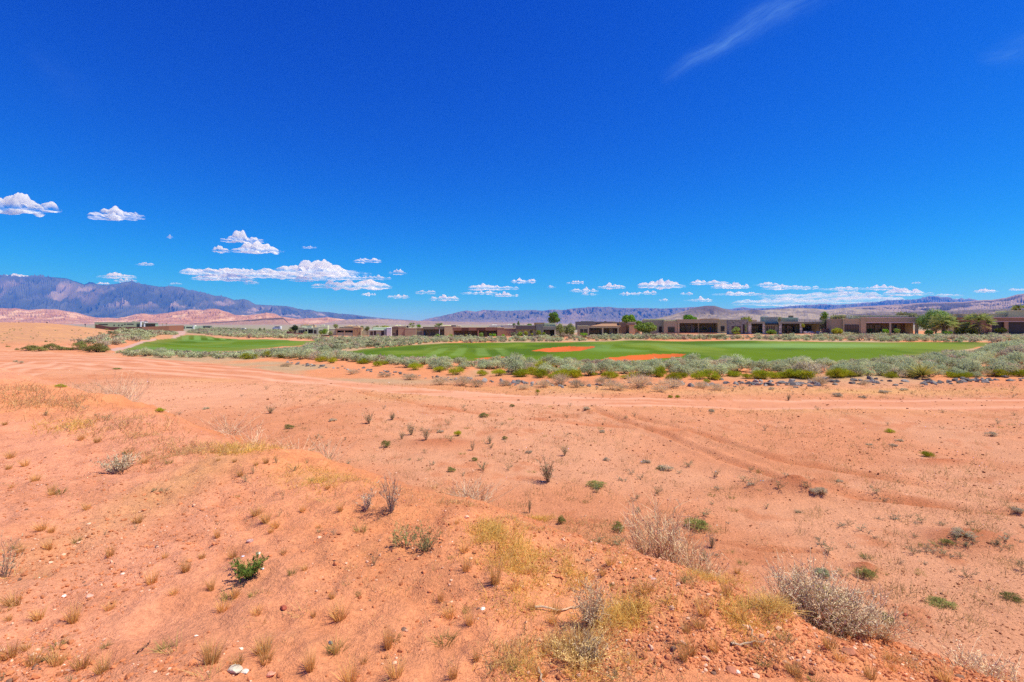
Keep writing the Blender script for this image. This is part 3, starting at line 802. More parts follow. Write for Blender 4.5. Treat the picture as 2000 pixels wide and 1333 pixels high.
# ---------------------------------------------------- the pad: shrubs and weeds
LM_PAD = [('the round lime shrub at right', 1812, 892), ('the tall twiggy shrub in mid pad', 1070, 942), ('the lone lime shrub in mid pad', 893, 852), ('the small lime shrub left of the road rut', 312, 804),
          ('the low red dirt heap', 1560, 962), ('the bright green bush by the dead stalks', 1360, 1033), ('the pale silver shrub', 1602, 1125), ('the big grey dead shrub', 1620, 1200),
          ('the lime shrub far right', 1738, 845), ('the lime pair by the road', 1315, 777), ('the weedy red heap at right', 1900, 1060), ('the right picture edge', 1985, 1000), ('the two tracks meeting', 1240, 830),
          ('the pale crust at left', 350, 775), ('the twiggy pair near the road', 745, 826), ('the straight ruts', 1680, 935), ('the pale crust below the tracks', 640, 890), ('the right end of the dirt road', 1950, 800), ('the lower right corner', 1950, 1230),
          ('the small lime shrub by the mound edge', 117, 757)]
def place(protos, px, py, wpx, hpx, nomw, nomh, sink=.01):
    x, y, z = at(px, py)
    sw = wpx / F * y / nomw; sh = hpx / F * y / nomh
    return inst(protos[rnd.randrange(len(protos))], (x, y, z - sink), rnd.uniform(0, 6.28), (sw, sw, sh))
pl = []
for px, py, w, h in ((117, 757, 24, 11), (312, 804, 22, 12), (893, 852, 19, 18), (1812, 892, 30, 18), (1738, 845, 22, 11), (1309, 777, 13, 8), (1323, 777, 13, 8), (1050, 767, 11, 9), (1380, 748, 16, 12)):
    pl.append(place(lime_hi, px, py, w, h, 2.1, 1.45, .02))
label_near(pl, 'round lime green shrub', LM_PAD, 'shrub', 'lime shrubs on the bare pad')
pl = []
for px, py, w, h in ((1360, 1033, 60, 32), (1205, 1038, 34, 26), (1096, 1022, 22, 24), (882, 922, 20, 15), (927, 900, 16, 12), (754, 873, 24, 20), (1730, 1215, 38, 24), (565, 838, 24, 13), (1290, 917, 22, 12)):
    pl.append(place(olive_hi, px, py, w, h, 2.0, 1.35, .02))
label_near(pl, 'leafy olive green shrub', LM_PAD, 'shrub', 'leafy shrubs on the bare pad')
tw_a = [proto(twig_mesh(26, 1.0, .42, (.33, .26, .16), (.30, .27, .14), 8, 420, .011, .05), 'twiggy_shrub', M_TWIG) for _ in range(4)]
pl = []
for px, py, w, h in ((1070, 942, 46, 48), (720, 828, 24, 26), (766, 820, 20, 16), (528, 808, 22, 18), (803, 850, 24, 26), (832, 860, 22, 26), (785, 858, 16, 18), (957, 867, 16, 18), (1103, 890, 18, 22), (1540, 782, 14, 14),
                     (923, 880, 12, 20), (1390, 1070, 20, 32), (1034, 1002, 12, 36), (1560, 1002, 20, 8)):
    pl.append(place(tw_a, px, py, w, h, .95, 1.05, .02))
label_near(pl, 'upright twiggy shrub', LM_PAD, 'shrub', 'twiggy shrubs on the bare pad')
pl = []
for px, py, w, h in ((1165, 950, 48, 14), (1300, 918, 32, 14), (1260, 905, 24, 10), (1033, 885, 16, 8), (1185, 900, 16, 10), (1175, 845, 16, 8), (1636, 775, 22, 12), (1728, 768, 26, 8), (1765, 763, 18, 7), (1684, 778, 16, 7), (1507, 762, 14, 9),
                     (1935, 852, 20, 12), (1745, 873, 16, 10), (1756, 862, 16, 6), (1698, 870, 14, 6), (1690, 1128, 46, 26), (1838, 1182, 62, 16), (1975, 1170, 44, 18), (1985, 998, 28, 10), (1880, 1045, 40, 18), (1850, 1062, 30, 14),
                     (1590, 962, 22, 12), (1640, 942, 16, 8), (1466, 948, 18, 8), (1600, 965, 30, 18), (945, 815, 24, 12), (1145, 800, 18, 9), (1000, 795, 14, 8), (1390, 805, 14, 10), (402, 800, 16, 7), (860, 845, 16, 8), (650, 823, 18, 8), (228, 722, 20, 5),
                     (30, 708, 10, 6), (40, 710, 10, 6), (986, 858, 14, 9), (1150, 1095, 14, 8), (1480, 740, 16, 9)):
    pl.append(place(sage_hi[5:] + olive_hi[:1], px, py, w, h, 2.0, 1.3, .01))
label_near(pl, 'low grey scrub mat', LM_PAD, 'shrub', 'low scrub mats on the bare pad')
o = place(sage_hi[:1], 1602, 1127, 40, 30, 2.0, 1.3); tag(o, 'pale silver round shrub on the pad behind the big dead shrub', 'shrub')
pl = []
for k in range(460):
    px = rnd.uniform(120, 2010); py = 748 + (1130 - 748) * rnd.random() ** 1.3
    p = unproj(px, py)
    if p is None or mound_s(np.array(p[0]), np.array(p[1])) < 2.2 or inside(np.array([p[0]]), np.array([p[1]]), ROAD)[0]: continue
    if fbm(p[0] * .25, p[1] * .25, 55, 2) < .42: continue
    o = inst(rnd.choice(weeds_d + weeds_s + tufts_g), (p[0], p[1], gz(*p) - .005), rnd.uniform(0, 6.28), (lambda q_: (q_, q_, q_ * rnd.uniform(.4, .8)))(rnd.uniform(.45, 1.2)))
    pl.append(o)
    if len(pl) > 250: break
for k in range(26):       # weeds gathered on the heaps
    px = rnd.gauss(1880, 70); py = rnd.gauss(1055, 25)
    p = unproj(px, py)
    if p: pl.append(inst(rnd.choice(weeds_d + weeds_s), (p[0], p[1], gz(*p) - .005), rnd.uniform(0, 6.28), (lambda q_: (q_, q_, q_ * .55))(rnd.uniform(.4, .8))))
label_near(pl, 'tiny dry weed', LM_PAD, 'weed', 'small weeds scattered on the pad')

# ---------------------------------------------------- the mound: tufts, weeds, dead shrubs
LM_M = [('the bright green leafy weed', 484, 1135), ('the pair of white stones', 465, 1312), ('the dark twiggy bush at the bottom', 1155, 1230), ('the widest yellow grass patch', 1080, 1110), ('the tall dead stalks on the edge', 1310, 1090),
        ('the scraggly green creosote', 815, 1075), ('the grey upright twigs', 762, 1000), ('the grey dead bush lying at left', 230, 922), ('the left edge above the bottom', 15, 1125), ('the lower left corner', 60, 1290), ('the straw patch at the left crest', 300, 880),
        ('the lone dark grey stone', 646, 1255), ('the green weeds on the left crest', 165, 800), ('the yellow patch right of the twiggy bush', 1270, 1190), ('the right hand edge of the mound', 1560, 1230), ('the bottom right crumbling edge', 1720, 1290),
        ('the bottom centre of the frame', 880, 1310), ('the straw grass on the crest', 470, 885), ('the pink stone', 490, 1055), ('the straw by the crest middle', 700, 960)]
T = []
for px, py, w, h in ((296, 1140, 24, 36), (363, 1117, 20, 34), (413, 1152, 18, 30), (459, 1167, 20, 30), (215, 1087, 16, 30), (27, 1182, 34, 34), (143, 1215, 26, 40), (412, 1295, 40, 50), (65, 1298, 34, 36), (97, 1290, 22, 30), (160, 1305, 36, 36),
                     (515, 1275, 44, 34), (606, 1308, 26, 46), (685, 1332, 40, 54), (757, 1265, 24, 56), (885, 1325, 24, 44), (425, 1050, 16, 24), (455, 1090, 18, 24), (570, 1122, 16, 28), (612, 1205, 12, 18), (648, 1170, 14, 20), (700, 1163, 12, 18),
                     (860, 1175, 14, 30), (910, 1115, 22, 36), (967, 1140, 28, 60), (912, 1195, 20, 26), (918, 1220, 22, 40), (1040, 1190, 14, 22), (930, 1290, 18, 30), (1000, 1310, 20, 40), (520, 1020, 22, 24), (538, 1030, 20, 20), (590, 1000, 14, 18), (665, 998, 14, 22),
                     (100, 960, 16, 18), (50, 910, 18, 18), (68, 940, 20, 18), (20, 895, 20, 18), (10, 830, 12, 10), (158, 860, 14, 18), (190, 865, 16, 16), (250, 885, 18, 16), (282, 905, 20, 16), (330, 905, 14, 16), (95, 1072, 18, 22), (100, 1040, 14, 18), (150, 1060, 14, 24),
                     (1420, 1160, 30, 36), (1375, 1200, 34, 36), (1340, 1235, 22, 30), (1335, 1290, 24, 46), (1395, 1270, 26, 36), (1475, 1260, 24, 30), (1450, 1210, 30, 30), (1500, 1225, 24, 24), (1530, 1250, 26, 28), (1620, 1265, 34, 36), (1640, 1290, 30, 24), (1740, 1290, 26, 24), (1845, 1330, 34, 34),
                     (1560, 1320, 20, 26), (1590, 1330, 26, 30), (1700, 1325, 30, 40), (1030, 1120, 18, 16), (520, 905, 12, 16), (470, 930, 14, 18), (640, 955, 12, 16), (605, 940, 16, 14), (1180, 1215, 20, 20), (1440, 1120, 14, 18)):
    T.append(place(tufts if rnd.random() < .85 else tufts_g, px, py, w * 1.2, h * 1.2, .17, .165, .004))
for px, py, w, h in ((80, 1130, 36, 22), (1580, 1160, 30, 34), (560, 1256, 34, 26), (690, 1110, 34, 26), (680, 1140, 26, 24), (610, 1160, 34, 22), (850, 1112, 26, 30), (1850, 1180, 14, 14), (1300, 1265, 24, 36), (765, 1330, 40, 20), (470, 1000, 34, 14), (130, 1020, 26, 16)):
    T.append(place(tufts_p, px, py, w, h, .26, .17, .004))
for k in range(150):
    px = rnd.uniform(-10, 1990); py = rnd.uniform(770, 1333)
    p = unproj(px, py)
    if p is None or mound_s(np.array(p[0]), np.array(p[1])) > .2 or p[1] > 14: continue
    T.append(inst(rnd.choice(tufts + tufts + tufts_g + tufts_p), (p[0], p[1], gz(*p) - .004), rnd.uniform(0, 6.28), rnd.uniform(.28, .75)))
label_near(T, 'straw grass tuft', LM_M, 'grass tuft', 'grass tufts on the red mound')
W = []
for px, py, w, h in ((515, 1275, 40, 26), (600, 905, 18, 12), (575, 920, 30, 14), (540, 905, 24, 16), (480, 940, 30, 18), (495, 925, 20, 18), (165, 800, 24, 12), (150, 798, 14, 14), (90, 812, 26, 12), (210, 822, 30, 14), (130, 840, 20, 12), (190, 815, 20, 10), (300, 960, 34, 10), (320, 962, 30, 10),
                     (552, 975, 14, 22), (625, 1040, 30, 12), (652, 1045, 18, 24), (1025, 1240, 20, 30), (955, 1320, 30, 40), (1195, 1330, 40, 36), (545, 1010, 16, 18), (730, 1105, 30, 30), (265, 1035, 16, 22), (205, 1045, 14, 18), (1160, 1165, 14, 10), (5, 1330, 24, 22), (140, 1331, 34, 20), (655, 970, 10, 12), (425, 1025, 14, 12), (780, 1300, 10, 22), (553, 1205, 12, 12)):
    W.append(place(weeds_d if rnd.random() < .55 else weeds_s, px, py, w, h, .33, .23, .004))
label_near(W, 'thin grey green weed', LM_M, 'weed', 'thin weeds on the red mound')
def special(b, name, mat, px, py, label, cat='shrub', rz=0, sink=.02):
    x, y, z = at(px, py)
    o = b.build(name, mat, loc=(x, y, z - sink)); o.rotation_euler[2] = rz
    return tag(o, label, cat)
def at_d(px, py): return unproj(px, py)[1]
d = at_d(484, 1133); k = d / F
special(twig_mesh(30, 46 * k, 44 * k, (.18, .19, .06), (.19, .30, .05), 9, 2000, .0018, .013), 'leafy_weed', M_LEAF, 484, 1130, 'bright green leafy weed on the red mound beside pale stones', 'weed')
d = at_d(815, 1080); k = d / F
special(twig_mesh(15, 46 * k, 46 * k, (.34, .27, .13), (.34, .36, .13), 10, 420, .002, .013), 'creosote_sprig', M_LEAF, 790, 1068, 'left half of the scraggly dark green sprigs on the mound', 'weed')
special(twig_mesh(17, 46 * k, 44 * k, (.34, .27, .13), (.32, .35, .13), 10, 460, .002, .013), 'creosote_sprig', M_LEAF, 828, 1078, 'right half of the scraggly dark green sprigs on the mound', 'weed')
k = at_d(762, 1000) / F
special(twig_mesh(22, 74 * k, 30 * k, (.33, .26, .19), (.4, .33, .25), 7, 60, .003, .02), 'dead_weed', M_TWIG, 764, 1000, 'upright dark grey dead weed with bare twigs on the mound')
special(twig_mesh(26, 44 * k, 24 * k, (.6, .49, .34), (.5, .42, .3), 5, 60, .0025, .02), 'dead_weed', M_TWIG, 716, 995, 'short pale dead weed left of the taller dark dead weed')
k = at_d(230, 922) / F
special(twig_mesh(60, 34 * k, 44 * k, (.55, .45, .29), (.56, .46, .29), 8, 700, .0035, .022), 'dead_bush', M_TWIG, 232, 922, 'low spreading grey dead bush on the left of the mound')
k = at_d(1160, 1225) / F
special(twig_mesh(44, 82 * k, 46 * k, (.50, .35, .20), (.58, .42, .24), 12, 1100, .002, .009), 'dead_bush', M_TWIG, 1156, 1225, 'upright dark brown twiggy dead bush near the bottom of the picture')
special(twig_mesh(80, 44 * k, 96 * k, (.80, .56, .22), (.86, .60, .24), 9, 800, .0016, .009), 'dead_bush', M_TWIG, 1130, 1295, 'tangled straw and brown dead bush at the bottom edge')
special(twig_mesh(30, 46 * k, 40 * k, (.36, .26, .16), (.42, .31, .18), 9, 600, .002, .009), 'dead_bush', M_TWIG, 1150, 1290, 'dark core of twigs inside the tangle at the bottom edge')
k = at_d(12, 1125) / F
special(twig_mesh(14, 80 * k, 30 * k, (.4, .3, .19), (.5, .4, .24), 6, 80, .0022, .015), 'dead_weed', M_TWIG, 8, 1128, 'thin dead weed with long stalks at the left picture edge')
# tall dead stalks along the slope below the mound edge: set by column and by how far down the slope they root
def on_slope(px, s0):
    a = (px - 1000) / F
    dd_ = np.geomspace(1.6, 60, 3000); s_ = mound_s(a * dd_, dd_)
    kk = np.nonzero(s_ > s0)[0]
    dk = dd_[kk[0]]; return (a * dk, dk, gz(a * dk, dk))
ST = []
def stalks(px, s0, h, sp, n, c, leafc, leafn, name, label, nsub=7, rad=.0035):
    x, y, z = on_slope(px, s0)
    o = twig_mesh(n, h, sp, c, leafc, nsub, leafn, rad, .011).build(name, M_TWIG, loc=(x, y, z - .03))
    return tag(o, label, 'shrub')
GY1 = (.66, .47, .27); GY2 = (.74, .54, .32)
for i, (px, s0, h, sp, n) in enumerate(((1255, .55, .42, .25, 40), (1290, .6, .50, .28, 46), (1320, .6, .46, .26, 44), (1350, .65, .36, .24, 40), (1375, .65, .30, .2, 34))):
    stalks(px, s0, h, sp, n, GY1 if i % 2 else GY2, (.42, .35, .25), 160, 'dead_stalks', ('leftmost', 'tallest', 'middle', 'fourth', 'rightmost')[i] + ' clump of the bare grey stalks rising behind the mound edge')
for i, (px, s0, h, sp, n, lf) in enumerate(((1550, .42, .32, .2, 44, 800), (1585, .45, .35, .26, 60, 1300), (1622, .45, .33, .27, 64, 1500), (1660, .45, .25, .24, 60, 1200))):
    stalks(px, s0, h, sp, n, (.60, .46, .29), (.70, .54, .34), int(lf * 1.6), 'dead_bush', ('leftmost spiky', 'left middle', 'densest', 'rightmost')[i] + ' part of the big grey brown dead shrub below the mound edge', 10, .003)
for i, (px, s0, h, sp, n) in enumerate(((1690, .5, .22, .22, 50), (1725, .5, .2, .22, 50), (1880, .4, .14, .18, 40), (1930, .4, .16, .2, 44), (1975, .4, .14, .2, 44))):
    stalks(px, s0, h, sp, n, GY2, (.66, .54, .36), 200, 'dry_brush', ('first', 'second', 'third', 'fourth', 'fifth')[i] + ' low straw grey clump from the big dead shrub towards the lower right corner', 7, .0028)
for i, (px, s0, h, sp, n) in enumerate(((905, .7, .30, .45, 44), (935, .8, .30, .45, 44), (640, .8, .35, .6, 40), (575, .9, .42, .6, 40), (255, 1.2, .9, 1.0, 44), (230, 1.2, 1.0, 1.0, 44), (205, 1.2, .8, 1.0, 34), (450, 1.0, .5, .8, 40), (490, 1.0, .5, .8, 36))):
    stalks(px, s0, h, sp, n, (.62, .46, .30), (.62, .46, .30), 100, 'dead_stalks', 'pale dead stalks behind the mound edge, ' + ('below the tall twiggy shrub on the pad', 'second below that twiggy shrub', 'right of the crest yellow grass', 'on the crest right of the yellow grass',
           'rightmost of the three at far left', 'middle of the three at far left', 'leftmost of the three at far left', 'left of the crest yellow grass', 'behind the crest yellow grass')[i], 5, .0035 if px > 500 else .0045)
x, y, z = on_slope(1640, 1.1)
o = inst(lime_hi[0], (x + .05, y + .25, z), 0, (.24, .24, .24)); tag(o, 'lime green shrub peeping out behind the big dead shrub', 'shrub')
x, y, z = on_slope(1670, 1.0)
o = inst(sage_hi[1], (x, y + .05, z), 0, (.15, .15, .2)); tag(o, 'grey green sage sprig on the right of the big dead shrub', 'shrub')
# yellow dry grass patches ------------------------------------------------
b = MB()
def grass_patch(cx, cy, rx, ry, n, h, c0, c1, w=.003):
    n = int(n * 1.9); px = rng.normal(cx, rx * .5, n); py = rng.normal(cy, ry * .5, n)
    p0 = unproj(cx, cy)
    pts = []
    a = (px - 1000) / F
    zz_ = gz(*p0)
    dd_ = (EYE - zz_) / np.maximum((py - HOR) / F, .01)
    x = a * dd_; y = dd_
    keep = fbm(x * 5, y * 5, 77, 2) > rng.uniform(.25, .6, n)
    x, y = x[keep], y[keep]
    z = ground(x, y); m = len(x)
    k = rng.random(m)[:, None]
    b.ribbons(np.stack([x, y, z - .005], 1), rng.normal(size=(m, 3)) * .55 + np.array([.25, .05, .8]), h * rng.uniform(.4, 1.2, m), w * rng.uniform(.7, 1.5, m) * np.maximum(1, y / 4), rng.normal(size=(m, 3)) * .2 - np.array([0, 0, .3]), 2,
              np.array(c0) * (.75 + .5 * k), np.array(c1) * (.75 + .5 * k), .2)
YA, YB = (.76, .47, .09), (.98, .70, .23); SA, SB = (.62, .39, .15), (.86, .58, .28)
for a_ in ((1085, 1110, 120, 46, 4200, .09, YA, YB), (980, 1050, 80, 44, 2000, .10, YA, YB), (960, 1040, 40, 20, 500, .1, YA, YB), (1255, 1195, 120, 40, 2300, .10, YA, YB), (1140, 1270, 90, 50, 2200, .08, SA, SB), (1000, 1280, 70, 40, 500, .08, SA, SB), (1330, 1150, 60, 30, 350, .07, SA, SB), (1510, 1185, 30, 26, 500, .12, YA, YB), (1440, 1200, 50, 40, 500, .09, YA, YB),
           (1530, 1270, 60, 30, 400, .07, SA, SB), (470, 882, 70, 18, 1300, .14, YA, YB), (390, 880, 90, 26, 900, .14, SA, SB), (300, 890, 70, 30, 700, .12, SA, SB), (250, 830, 120, 24, 900, .2, SA, SB), (110, 790, 100, 24, 900, .24, SA, SB), (130, 835, 60, 16, 600, .16, YA, YB), (620, 940, 90, 30, 900, .10, YA, YB),
           (720, 950, 100, 36, 500, .08, SA, SB), (1050, 1015, 40, 6, 300, .1, YA, YB), (1130, 1030, 60, 20, 300, .1, SA, SB), (1420, 1135, 60, 16, 300, .08, YA, YB), (1840, 1310, 60, 20, 400, .07, SA, SB), (40, 770, 60, 20, 700, .25, SA, SB), (880, 960, 60, 20, 250, .1, SA, SB), (900, 985, 60, 12, 260, .08, SA, SB), (1010, 1020, 60, 12, 260, .08, SA, SB), (1180, 1060, 60, 14, 300, .09, SA, SB), (1385, 1135, 60, 16, 350, .08, YA, YB), (1500, 1190, 50, 14, 300, .08, SA, SB), (1625, 1240, 60, 14, 300, .08, SA, SB), (1785, 1295, 60, 14, 300, .07, SA, SB), (740, 1000, 140, 50, 420, .07, SA, SB), (1180, 1330, 200, 40, 400, .06, SA, SB), (560, 1010, 260, 70, 500, .06, SA, SB), (260, 960, 260, 60, 500, .07, SA, SB), (820, 1150, 200, 80, 450, .06, SA, SB), (1420, 1230, 120, 50, 400, .08, YA, YB), (1110, 1300, 120, 44, 2400, .08, YA, YB), (1010, 1180, 90, 40, 400, .07, YA, YB)):
    grass_patch(*a_)
tag(b.build('dry_grass', M_STRAW), 'patches of matted yellow dry grass on the mound', 'grass', kind='stuff')
b = MB()
n = 9000      # thin litter of straw and stubble on the pad and beyond the road
px = rng.uniform(0, 2000, n); py = 752 + 500 * rng.random(n) ** 1.5
pts = [(a_, c_) for a_, c_ in zip(px, py) if fbm(a_ * .012, c_ * .03, 66, 3) > .52 or (752 < c_ < 775 and a_ > 1000)]
px = np.array([p[0] for p in pts]); py = np.array([p[1] for p in pts]); dd_ = EYE / ((py - HOR) / F); x = (px - 1000) / F * dd_; y = dd_
kp = (mound_s(x, y) > 2.2) & ~inside(x, y, ROAD); x, y = x[kp], y[kp]; m = len(x); z = ground(x, y); k = rng.random(m)[:, None]
for j in range(7):
    ox = rng.normal(size=m) * .05; oy = rng.normal(size=m) * .05
    b.ribbons(np.stack([x + ox, y + oy, z - .01], 1), rng.normal(size=(m, 3)) * .5 + np.array([0, 0, .8]), rng.uniform(.05, .14, m), .0035 + y * .0002, rng.normal(size=(m, 3)) * .2, 1, np.array(SA) * (.7 + .5 * k) * np.array((.75, .85, .8)), np.array(SB) * (.6 + .5 * k) * np.array((.72, .85, .8)), .2)
tag(b.build('stubble', M_STRAW), 'thin straw stubble scattered over the bare pad', 'grass', kind='stuff')

# gravel and clods --------------------------------------------------------
def gravel(name, n, pyr, sizes, on_mound, label, cmain, powr=1.0, smax=1e9):
    px = rng.uniform(-40, 2040, n); py = pyr[0] + (pyr[1] - pyr[0]) * rng.random(n) ** powr
    h0 = EYE - (1.25 if on_mound else 0.0)
    dd_ = h0 / ((py - HOR) / F); x = (px - 1000) / F * dd_; y = dd_
    s_ = mound_s(x, y)
    kp = (s_ < 1.0) if on_mound else (s_ > 1.6)
    dens = fbm(x * .7, y * .7, 99, 3)
    kp &= dens > rng.uniform(.25, .62, n)
    if not on_mound: kp &= ~(inside(x, y, ROAD) & (rng.random(n) < .7))
    x, y = x[kp], y[kp]; z = ground(x, y); m = len(x)
    r = np.minimum(rng.lognormal(math.log(sizes[0]), sizes[1], m), smax) * np.where(on_mound, 1, np.clip(y / 8, .8, 2.4))
    rot = rng.uniform(0, 6.283, m); sq = rng.uniform(.6, 1, (m, 1)); 
    jit = 1 + rng.normal(size=(m, 12, 1)) * .16
    v = ICO_V[None] * jit * np.stack([np.ones(m), sq[:, 0], rng.uniform(.4, .8, m)], 1)[:, None, :]
    ca, sa = np.cos(rot)[:, None], np.sin(rot)[:, None]
    vx = v[:, :, 0] * ca - v[:, :, 1] * sa; vy = v[:, :, 0] * sa + v[:, :, 1] * ca
    w = np.stack([vx * r[:, None] + x[:, None], vy * r[:, None] + y[:, None], v[:, :, 2] * r[:, None] + (z + r * .22)[:, None]], 2)
    f = (np.arange(m)[:, None, None] * 12 + ICO_F[None]).reshape(-1, 3)
    t = rng.random(m)[:, None]
    c = np.where(t < .88, np.array(cmain) * rng.uniform(.5, .95, (m, 1)), np.where(t < .975, np.array((.72, .42, .27)) * rng.uniform(.8, 1.25, (m, 1)), np.where(t < .997, np.array((.22, .12, .08)), np.array((.80, .68, .55)))))
    o = mesh_obj(name, w.reshape(-1, 3), f, M_PEBBLE, colors=np.repeat(c, 12, 0), smooth=False)
    return tag(o, label, 'gravel', kind='stuff')
gravel('gravel', 60000, (720, 1345), (.0048, .56), True, 'red clods and pebbles strewn over the mound', C_MOUND * np.array((.95, .88, .85)), .62, .019)
gravel('gravel', 40000, (745, 1345), (.0062, .5), False, 'fine stones strewn over the bare pad', C_PAD * .8, 1.3, .022)
# clods on the crumbling edge of the mound
# stones one can single out
SN = [(458, 1310, 30, (.72, .62, .48), 'longer of the pair of white stones near the bottom edge'), (478, 1313, 18, (.72, .64, .53), 'shorter of the pair of white stones near the bottom edge'),
      (470, 1268, 14, (.86, .72, .55), 'small cream stone above the pair of white stones'), (488, 1058, 20, (.62, .38, .32), 'pinkish angular stone on the mound above the leafy weed'), (505, 1082, 16, (.85, .68, .50), 'flat cream stone behind the bright green leafy weed'),
      (555, 1190, 22, (.34, .085, .05), 'dark red block of stone below the leafy weed'), (646, 1256, 13, (.20, .20, .23), 'lone dark grey stone near the bottom of the mound'), (475, 1087, 8, (.72, .74, .82), 'bluish white pebble left behind the leafy weed'), (512, 1112, 8, (.70, .74, .84), 'bluish white pebble right of the leafy weed'),
      (530, 1318, 26, (.58, .25, .16), 'flat reddish stone right of the pair of white stones'), (1212, 1100, 10, (.80, .66, .50), 'round cream stone on the slope right of the yellow grass'), (1277, 1132, 14, (.66, .42, .34), 'pink stone near the mound edge below the tall stalks'), (1226, 1252, 10, (.85, .65, .55), 'pale pink stone right of the dark twiggy bush'),
      (943, 1190, 12, (.85, .72, .58), 'cream stone left of the dark twiggy bush'), (175, 1165, 18, (.66, .36, .26), 'flat pale red stone on the left of the mound'), (240, 1122, 11, (.85, .62, .48), 'cream stone on the left of the mound'), (125, 1165, 9, (.88, .84, .80), 'white pebble on the left of the mound'), (88, 1127, 10, (.9, .85, .78), 'white stone beside the bent straw at left'),
      (383, 1243, 12, (.85, .66, .52), 'cream stone above the largest straw tuft at bottom left'), (545, 1058, 10, (.40, .12, .07), 'small dark red stone right of the pink stone'), (1770, 1202, 14, (.33, .075, .045), 'dark red stone on the pad right of the big dead shrub'), (1815, 1207, 12, (.36, .09, .05), 'second dark red stone on the pad right of the big dead shrub'),
      (1656, 1273, 32, (.48, .18, .10), 'large flat red rock at the mound edge bottom right'), (1430, 1310, 30, (.50, .19, .11), 'rounded red rock at the bottom edge right of centre'), (1398, 922, 6, (.9, .8, .7), 'white pebble on the pad left of the dirt heap'), (1490, 940, 6, (.35, .38, .42), 'blue grey stone on the left side of the dirt heap'), (780, 1093, 9, (.36, .10, .06), 'dark red stone below the scraggly green sprigs')]
for i, (px, py, w, c, lab) in enumerate(SN):
    x, y, z = at(px, py); r = w / F * y * (.55 if i < 2 else .44)
    v, f = rock_shape(300 + i, .34 if i < 2 else .5, 8, ICO2_V, ICO2_F)
    o = mesh_obj('stone', v * r, f, M_STONE, colors=np.tile(np.array(c), (len(v), 1)), loc=(x, y, z + r * .12)); o.rotation_euler[2] = rnd.uniform(-.4, .4)
    tag(o, lab, 'stone')
# fallen sticks
for pts, rad, lab in ((((1045, 1190), (1085, 1197), (1120, 1190), (1150, 1180)), .006, 'bleached curved stick lying left of the dark twiggy bush'), (((1425, 1262), (1465, 1262), (1495, 1258)), .006, 'bleached stick with a fork lying below the yellow grass'),
                      (((1465, 1230), (1472, 1248), (1492, 1260)), .005, 'short bent stick leaning on the longer bleached stick'), (((1050, 1310), (1056, 1333), (1060, 1345)), .006, 'pale stick poking up at the bottom edge left of the tangle'), (((270, 1278), (296, 1256)), .004, 'dark thin stick lying on the lower left of the mound')):
    b = MB(); W_ = []
    for px, py in pts:
        x, y, z = at(px, py); W_.append((x, y, z + rad * 1.5 + rnd.uniform(0, .012)))
    W_ = np.array(W_); t = np.linspace(0, 1, 9); ti = np.linspace(0, 1, len(W_))
    pp = np.stack([np.interp(t, ti, W_[:, j]) for j in range(3)], 1) + rng.normal(size=(9, 3)) * .004
    cc = (.50, .36, .24) if 'dark' not in lab[:5] else (.25, .13, .08)
    b.tube(pp, np.linspace(rad, rad * .5, 9), 6, cc); o = b.build('stick', M_BARK); tag(o, lab, 'stick')
